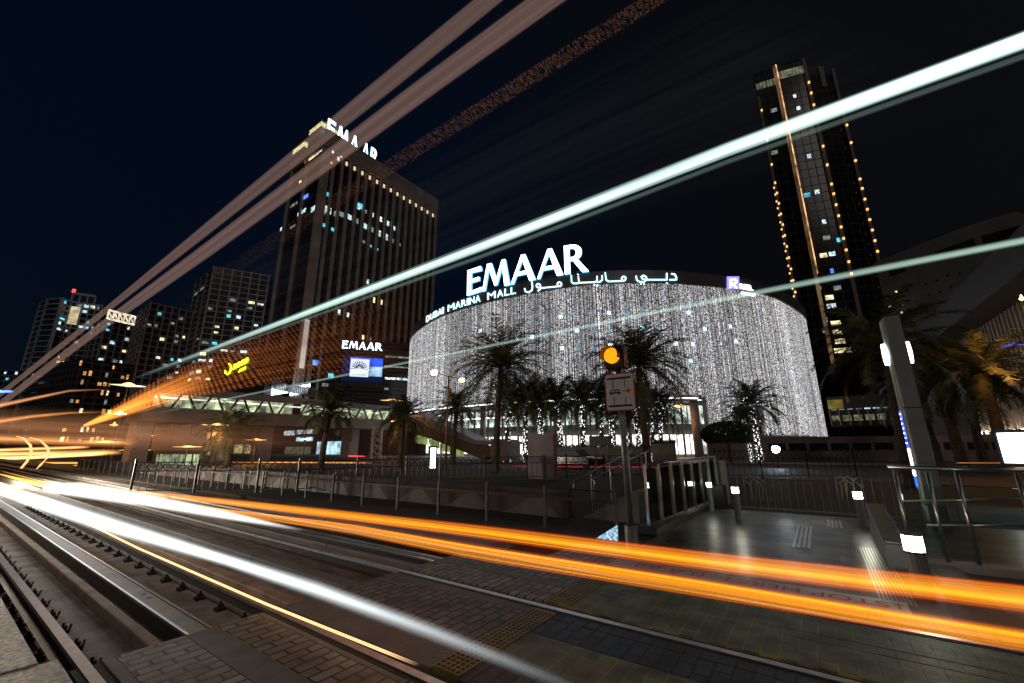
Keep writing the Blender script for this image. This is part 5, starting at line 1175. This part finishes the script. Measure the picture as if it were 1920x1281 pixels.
for dy in (-.75, .55): b = MB(); b.box(cx1-2.30, cy1+dy, .58, cx1-2.2, cy1+dy+.25, .72); b.build('headlight', emis('headlight', (.9, .97, 1), 14), t)
b = MB(); b.box(cx1-2.1, cy1-.93, .60, cx1-1.3, cy1-.905, .68); b.build('side_lamp', emis('side_l', (1, .97, .85), 5), t)
# ornamental fences
def orn_fence(px0, px1, py, D0, D1, label, h=1.15, cell=.28, heavy=False, Zb=0, diam=True):
    a = at_d(px0, py, D0); c = at_d(px1, py, D1); d, n_, L_ = seg_frame(a, c); t = thing('fence', label, 'fence', (a.x, a.y, 0))
    a.z = Zb; b = MB()
    for z in (.12, h*.72, h): b.bar(a+Vector((0, 0, z)), a+d*L_+Vector((0, 0, z)), .035)
    b.build('rails', M['blackpaint'], t)
    n = int(L_/cell); b = MB()
    for k in range(n+1): p = a+d*(L_*k/n); b.bar(p+Vector((0, 0, .1)), p+Vector((0, 0, h*.72)), .022)
    if diam:
        for k in range(0, n): 
            p = a+d*(L_*k/n); q = a+d*(L_*(k+1)/n); b.bar(p+Vector((0, 0, h*.72)), q+Vector((0, 0, h)), .02); b.bar(q+Vector((0, 0, h*.72)), p+Vector((0, 0, h)), .02)
    b.build('bars', M['blackpaint'], t)
    for k in range(0, n+1, 8): p = a+d*(L_*k/n); b = MB(); b.bar(p, p+Vector((0, 0, h+.12)), .07); b.build('post', M['blackpaint'], t)
orn_fence(825, 1200, 880, 22, 26, 'black railing with a lattice top running behind the grey cabinet')
orn_fence(560, 822, 886, 19, 21.5, 'black railing with a lattice top left of the narrow lit panel')
orn_fence(1345, 1640, 885, 26, 29, 'black railing with a lattice top before the floodlight', h=1.4)
orn_fence(250, 555, 893, 22, 19, 'black railing with a lattice top before the green lit doors')
# crossed-diamond fence close behind the platform
t = thing('lattice_fence', 'tall dark fence with crossed diamond tops right behind the platform', 'fence', (0, 13.4, 0))
b = MB(); yf = 13.5
for k in range(26):
    x = -2.0+k*.17; b.bar((x, yf, .0), (x, yf, .92), .016)
for x in (-.9+0, -1.35, 1.9, 2.35): pass
b.bar((-2.2, yf, .05), (4.2, yf, .05), .04)
for ox in (0, 473):
    for ln in ([(258, 222), (290, 240), (300, 262), (302, 330)], [(290, 240), (330, 203), (362, 228), (400, 252), (403, 330)], [(265, 218), (292, 203), (350, 242), (362, 262), (364, 330)], [(350, 242), (385, 205)], [(325, 225), (328, 262), (330, 330)]):
        q = [at_y(1300+(x+ox)/2.779, 820+y/2.779, yf-.03) for x, y in ln]
        for a_, c_ in zip(q, q[1:]): b.bar(a_, c_, .016)
b.build('bars', mat('fence_grey', (.16, .16, .15), .4, .4), t)

# ============================================================ LIGHT TRAILS: luminous streaks lying along the tram and the road
def trail_mat(name, col, s, fil=0, filscale=6, fade0=.02, fade1=.02, speck=None, edge=1.0, col2=None, s1=None):
    m, nt, N, L, b = new_mat(name); N.remove(b)
    uv = N.new('ShaderNodeUVMap'); sp = N.new('ShaderNodeSeparateXYZ'); L.new(uv.outputs[0], sp.inputs[0])
    def mt(op, a, b_=None, cl=False):
        q = N.new('ShaderNodeMath'); q.operation = op; q.use_clamp = cl
        for i, v in enumerate((a, b_)):
            if v is None: continue
            if isinstance(v, (int, float)): q.inputs[i].default_value = v
            else: L.new(v, q.inputs[i])
        return q.outputs[0]
    u, v = sp.outputs[0], sp.outputs[1]
    e0 = mt('DIVIDE', v, .5*edge, True); e1 = mt('DIVIDE', mt('SUBTRACT', 1, v), .5*edge, True)
    prof = mt('MULTIPLY', mt('MULTIPLY', e0, e1), mt('MULTIPLY', e0, e1)) if edge > .6 else mt('MULTIPLY', e0, e1)
    fd = mt('MULTIPLY', mt('DIVIDE', u, max(fade0, 1e-4), True), mt('DIVIDE', mt('SUBTRACT', 1, u), max(fade1, 1e-4), True))
    val = mt('MULTIPLY', prof, fd)
    if fil:
        cb = N.new('ShaderNodeCombineXYZ'); L.new(mt('MULTIPLY', u, .6), cb.inputs[0]); L.new(mt('MULTIPLY', v, filscale), cb.inputs[1])
        n = N.new('ShaderNodeTexNoise'); n.inputs['Scale'].default_value = 1; n.inputs['Detail'].default_value = 4; n.inputs['Roughness'].default_value = .7; L.new(cb.outputs[0], n.inputs[0])
        mr = N.new('ShaderNodeMapRange'); mr.inputs[1].default_value = .38; mr.inputs[2].default_value = .62; mr.inputs[3].default_value = 1-fil; mr.inputs[4].default_value = 1+fil*.6; L.new(n.outputs[0], mr.inputs[0])
        val = mt('MULTIPLY', val, mr.outputs[0])
    if speck:
        cb = N.new('ShaderNodeCombineXYZ'); L.new(mt('MULTIPLY', u, speck[0]), cb.inputs[0]); L.new(mt('MULTIPLY', v, speck[1]), cb.inputs[1])
        n = N.new('ShaderNodeTexVoronoi'); n.inputs['Scale'].default_value = 1; n.inputs['Randomness'].default_value = speck[2]; L.new(cb.outputs[0], n.inputs[0])
        mr = N.new('ShaderNodeMapRange'); mr.inputs[1].default_value = .15; mr.inputs[2].default_value = .46; mr.inputs[3].default_value = 1.5; mr.inputs[4].default_value = .0; L.new(n.outputs['Distance'], mr.inputs[0])
        val = mt('MULTIPLY', val, mr.outputs[0])
    if s1 is not None:
        val = mt('MULTIPLY', val, mt('ADD', s, mt('MULTIPLY', u, s1-s)))
    else: val = mt('MULTIPLY', val, s)
    em = N.new('ShaderNodeEmission'); em.inputs[0].default_value = (*col, 1)
    if col2:
        mx = N.new('ShaderNodeMixRGB'); mx.inputs[1].default_value = (*col, 1); mx.inputs[2].default_value = (*col2, 1); L.new(mt('POWER', prof, 2.5), mx.inputs[0]); L.new(mx.outputs[0], em.inputs[0])
    L.new(val, em.inputs[1]); tr = N.new('ShaderNodeBsdfTransparent'); ad = N.new('ShaderNodeAddShader'); L.new(em.outputs[0], ad.inputs[0]); L.new(tr.outputs[0], ad.inputs[1]); L.new(ad.outputs[0], N['Material Output'].inputs[0])
    return m
def trail(label, lo, hi, m, Y=None, th=.03, name='light_trail', group=None, seg=24):
    """lo/hi: lists of world points along the lower and upper edge; the streak is a lens-section solid between them."""
    b = MB(); n = max(len(lo), 2); K = 8; rows = []
    def samp(P, t_):
        f_ = t_*(len(P)-1); i = min(int(f_), len(P)-2); return P[i].lerp(P[i+1], f_-i)
    for j in range(seg+1):
        t_ = j/seg; a = samp(lo, t_); c = samp(hi, t_); row = []
        for side in (1, -1):
            for k in range(K+1):
                v = k/K; p = a.lerp(c, v); p = p+Vector((0, side*th*math.sin(PI*v)*.5, 0)); row.append(len(b.v)); b.v.append(tuple(p)); b.uv.append((t_, v))
        rows.append(row)
    for j in range(seg):
        for s_ in (0, 1):
            for k in range(K): o_ = s_*(K+1)+k; b.f.append((rows[j][o_], rows[j][o_+1], rows[j+1][o_+1], rows[j+1][o_]))
    me_o = b.build(name, m); tag(me_o, label, 'light trail', group); return me_o
YT = 3.75
def tp(px, py, Y=YT): return at_y(px, py, Y)
def tl_(label, pl, ph, m, Y=YT, **k): return trail(label, [tp(*p, Y) for p in pl], [tp(*p, Y) for p in ph], m, **k)
G1 = 'light trails of the passing tram'; G2 = 'light trails of cars on the road'
mint = (.70, 1, .90)
tl_('broadest white green light trail rising to the upper right corner', [(255, 712), (900, 475), (1360, 298), (1960, 82)], [(250, 707), (900, 450), (1360, 266), (1960, 40)], trail_mat('trail_mint', mint, .34, 1.0, 7, .3, .0, edge=.62, s1=1.6), group=G1, seg=36)
tl_('faint grey green ghost directly under the broadest white green trail', [(255, 714), (900, 488), (1360, 312), (1960, 100)], [(250, 712), (900, 476), (1360, 298), (1960, 82)], trail_mat('trail_mint2', mint, .09, .9, 5, .3, .0), group=G1, seg=36)
tl_('thin pale green light trail crossing the mall light curtain and the right tower', [(270, 782), (760, 684), (1240, 589), (1620, 518), (1960, 453)], [(270, 777), (760, 677), (1240, 578), (1620, 501), (1960, 434)], trail_mat('trail_thin', (.62, .9, .76), .07, .25, 3, .12, .0, edge=.7, s1=.34), group=G1, seg=36)
pk = (.60, .36, .29)  # broad blurred glow put into emissive sheets, not the path of a lamp
tl_('wide pinkish brown translucent glow along the top left, upper band', [(0, 746), (197, 591), (400, 434), (750, 160), (983, -30)], [(0, 733), (197, 576), (400, 405), (697, 155), (926, -34)], trail_mat('glow_pink', pk, .10, .35, 4, .0, .0, edge=.2), group=G1)
tl_('wide pinkish brown translucent glow along the top left, lower band', [(0, 766), (197, 618), (400, 478), (840, 160), (1108, -30)], [(0, 750), (197, 597), (400, 443), (768, 160), (1022, -30)], trail_mat('glow_pink2', pk, .115, .45, 4, .0, .0, edge=.2), group=G1)
tl_('speckled brown trail above the office tower between the pink glow and the green trails', [(395, 545), (700, 350), (1290, -20)], [(390, 515), (690, 320), (1225, -20)], trail_mat('trail_speck', (.62, .26, .10), .10, .0, 3, .8, .0, speck=(420, 16, .8), edge=.3), group=G1)
tl_('very faint dark veil right of the speckled brown trail', [(200, 780), (1000, 470), (1960, 180)], [(300, 560), (1000, 180), (1400, -40)], trail_mat('trail_veil', (.35, .32, .34), .004, .9, 14, .2, .1, edge=.5), group=G1)
OR = (1, .12, .0); OY = (1, .33, .008)
def orange(lab, pl, ph, s, s1, fil=.8, fs=9, edge=.5): return tl_(lab, pl, ph, trail_mat('trail_orange', OR, s, fil, fs, .1, .0, edge=edge, col2=OY, s1=s1), group=G1)
orange('upper broad orange light trail across the platform front', [(120, 914), (400, 945), (650, 977), (900, 1011), (1320, 1071), (1960, 1156)], [(120, 905), (400, 932), (650, 957), (900, 984), (1320, 1033), (1960, 1100)], .42, .55, 1.0, 15, .4)
orange('bright core of the upper orange light trail', [(120, 912), (400, 942), (650, 972), (900, 1004), (1320, 1060), (1960, 1144)], [(120, 907), (400, 937), (650, 965), (900, 993), (1320, 1046), (1960, 1122)], .42, .50, 1.0, 9, .8)
orange('lower broad orange light trail across the platform front', [(300, 945), (400, 962), (650, 1000), (900, 1053), (1320, 1122), (1960, 1230)], [(300, 936), (400, 952), (650, 983), (900, 1021), (1320, 1084), (1960, 1184)], .28, .50, 1.0, 13, .35)
orange('bright core of the lower orange light trail', [(300, 938), (400, 956), (650, 987), (900, 1032), (1320, 1098), (1960, 1204)], [(300, 935), (400, 951), (650, 980), (900, 1024), (1320, 1088), (1960, 1192)], .7, 1.3, .3, 3, 1.0)
tl_('dull red veil between the two orange light trails', [(500, 975), (900, 1040), (1320, 1100), (1960, 1205)], [(500, 940), (900, 978), (1320, 1024), (1960, 1092)], trail_mat('trail_veil_red', (.40, .08, .03), .04, .3, 5, .3, .0, edge=.4), group=G1)
ht = thing('tram_headlight', 'round headlight of the far tram at the left end of the white trails', 'headlight', (-34, 1.2, 0))
b = MB(); b.tube([(-34.3, 1.0, 1.25), (-34, 1.0, 1.25)], .16, 16); b.build('lens', emis('headlamp', (1, .9, .75), 30), ht)
b = MB(); b.tube([(-34.9, 1.0, 1.25), (-34.31, 1.0, 1.25)], [.12, .19], 16); b.build('housing', M['blackpaint'], ht)
ld = bpy.data.lights.new('headlight_beam', 'POINT'); ld.energy = 5500; ld.color = (1, .82, .62); ld.shadow_soft_size = .25
lo_ = bpy.data.objects.new('headlight_beam', ld); C.objects.link(lo_); lo_.parent = ht; lo_.matrix_parent_inverse = Matrix.Translation(-ht.location); lo_.location = (-33.6, 1.0, 1.3)
# white headlight trails on the near track / kerb
Yw = 2.2
tl_('broadest dazzling white light trail sweeping down across the near track', [(-40, 915), (87, 966), (197, 1002), (420, 1064), (600, 1129), (800, 1204), (1120, 1325)], [(-40, 897), (87, 927), (197, 962), (420, 1034), (600, 1086), (800, 1158), (1120, 1288)], trail_mat('trail_white', (.88, .98, 1), 3.6, .25, 2, .0, .85, edge=.9, s1=1.2), Y=Yw, group=G1, seg=48)
tl_('short dazzling white light trail ending under the orange trails', [(79, 924), (153, 937), (262, 951), (420, 977), (570, 998)], [(79, 906), (153, 901), (262, 920), (420, 953), (570, 992)], trail_mat('trail_white2', (1, .94, .84), 4.0, .15, 2, .06, .6, edge=.95), Y=Yw, group=G1, seg=36)
tl_('thin cream light trail just above the second rail', [(75, 940), (260, 1031), (500, 1136), (785, 1251)], [(75, 936), (260, 1026), (500, 1130), (785, 1244)], trail_mat('trail_cream', (1, .55, .25), 2.6, .1, 2, .05, .06, edge=1), Y=2.5, group=G1)
tl_('orange and yellow light trail leading into the white trails at the far left', [(-20, 900), (90, 917)], [(-20, 884), (90, 905)], trail_mat('trail_oy', (1, .45, .06), 2.2, .5, 4, 0, .1, edge=.6), Y=YT, group=G1)
# orange dotted fan
tl_('fan of dotted orange light trails spreading right from the far left', [(155, 801), (300, 760), (500, 722), (700, 700), (800, 720)], [(155, 797), (300, 708), (440, 640), (600, 585), (800, 480)], trail_mat('trail_fan', (1, .26, .045), .36, 1.0, 34, .02, .75, speck=(90, 62, .25), edge=.15, s1=.06), group=G1)
tl_('bright orange streaks at the tip of the dotted fan', [(155, 802), (260, 775), (400, 740)], [(155, 797), (260, 740), (400, 672)], trail_mat('trail_fan2', (1, .30, .04), 1.3, .9, 16, .02, .85, edge=.6), group=G1)
# car trails on the road, plus emissive sheets for street glow and haze
def road(lab, x0, x1, y0, y1, wd, col, s, Y=34, fil=.5, wd2=None, f0=.1, f1=.1):
    if x0 < 300: Y = 8.8+.02*len(lab)
    w2 = wd2 if wd2 is not None else wd
    return tl_(lab, [(x0, y0+wd/2), ((x0+x1)/2, (y0+y1)/2+(wd+w2)/4), (x1, y1+w2/2)], [(x0, y0-wd/2), ((x0+x1)/2, (y0+y1)/2-(wd+w2)/4), (x1, y1-w2/2)], trail_mat('road_trail', col, s, fil, 3, f0, f1, edge=.8), Y=Y, group=G2, th=.1)
road('thin broken orange light streak over the green lit doors', 395, 700, 866, 868, 4, (1, .42, .12), .8, 22, .95)
road('white and blue sparkle of car lights at the left end of the fence', 180, 420, 889, 897, 5, (.8, .9, 1), 1.5, 14, .95)
road('thin red car light trail behind the palms left of the mall', 430, 830, 873, 874, 3, (1, .03, .03), 2.2, 31)
road('faint thin red car light trail behind the grey cabinet', 830, 1250, 874, 876, 3, (.8, .03, .02), .35, 31)
road('short red car light trail under the covered stairway', 652, 684, 855, 856, 2.5, (1, .02, .02), 2.5, 33)
road('orange horizontal light trail left of the green lit doors', 135, 300, 873, 875, 5, (1, .28, .05), 1.5, 25)
road('white horizontal light trail low at the far left', 10, 240, 873, 884, 10, (.9, .92, 1), 2.4, 24, .7)
road('second white horizontal light trail right of the first one', 110, 310, 880, 890, 7, (.85, .92, 1), 1.5, 20, .8)
road('bluish white broken light trail before the black railing', 250, 450, 893, 900, 7, (.75, .88, 1), 1.0, 17, .9)
road('long orange smear of lights at street level on the far left', -30, 230, 852, 848, 14, (1, .42, .12), 1.3, 60, .8)
road('yellow smear of lights below the flat lamp glows', -30, 200, 862, 851, 9, (1, .50, .16), 2.0, 58, .6)
road('upper yellow smear of lights below the flat lamp glows', -30, 170, 845, 838, 8, (1, .45, .14), 1.3, 62, .6)
road('red orange glow of traffic at the far left bottom', -40, 330, 886, 896, 30, (.8, .16, .06), .5, 22, .6)
road('dim brown light haze streak over the far left street', -40, 620, 800, 826, 90, (.45, .19, .08), .26, 70, .5, f1=.5)
road('warm light streaks over the entrance block and shops', 380, 760, 860, 858, 7, (1, .50, .2), .35, 56, .9)
road('broad dim orange glow of far street lights above the yellow smears', -40, 260, 822, 830, 26, (.9, .35, .10), .5, 60, .8)
road('narrow orange streak just above the white horizontal trails', -40, 200, 868, 868, 5, (1, .42, .12), 1.2, 60, .8)
road('thin blue light trail at the left edge above the orange glow', -40, 26, 735, 734, 7, (.15, .4, 1), 1.4, 50, .4)
road('blue horizontal light trail before the slatted building', 1838, 1980, 652, 640, 11, (.06, .12, .8), .42, 40, .7)
road('faint orange low light streak on the retaining wall', 1790, 1890, 868, 868, 3, (1, .35, .1), .3, 30, .7)
def arc(lab, pts, r_, col, s, D_=60): b = MB(); b.tube([at_d(*p, D_) for p in pts], r_, 8); o = b.build('light_trail', emis('arc_glow', col, s)); tag(o, lab, 'light trail', G2)
arc('left one of two hooked yellow light trails at the far left', [(30, 818), (44, 822), (57, 835), (59, 850), (50, 866), (38, 880), (35, 893)], [.02, .06, .09, .10, .09, .08, .04], (1, .55, .22), 1.6)
arc('right one of two hooked yellow light trails at the far left', [(55, 820), (76, 826), (90, 840), (91, 856), (76, 872), (62, 886), (58, 897)], [.02, .06, .09, .10, .09, .08, .04], (1, .55, .22), 1.6)
tl_('upper faint orange arc of light at the far left', [(-20, 772), (60, 752), (130, 736), (210, 731)], [(-20, 757), (60, 743), (130, 730), (210, 728)], trail_mat('arc1', (1, .42, .18), .6, .5, 4, 0, .5, edge=1), Y=9, group=G2)
tl_('lower faint orange arc of light at the far left', [(-20, 800), (60, 786), (130, 778), (210, 775)], [(-20, 786), (60, 776), (130, 771), (210, 770)], trail_mat('arc2', (1, .36, .10), .6, .5, 4, 0, .5, edge=1), Y=9, group=G2)
tl_('lowest faint orange arc of light at the far left', [(-20, 862), (60, 862), (130, 856), (210, 852)], [(-20, 852), (60, 855), (130, 850), (210, 850)], trail_mat('arc3', (1, .5, .16), 1.0, .5, 4, 0, .5, edge=1), Y=9, group=G2)
print('objects', len(bpy.data.objects))
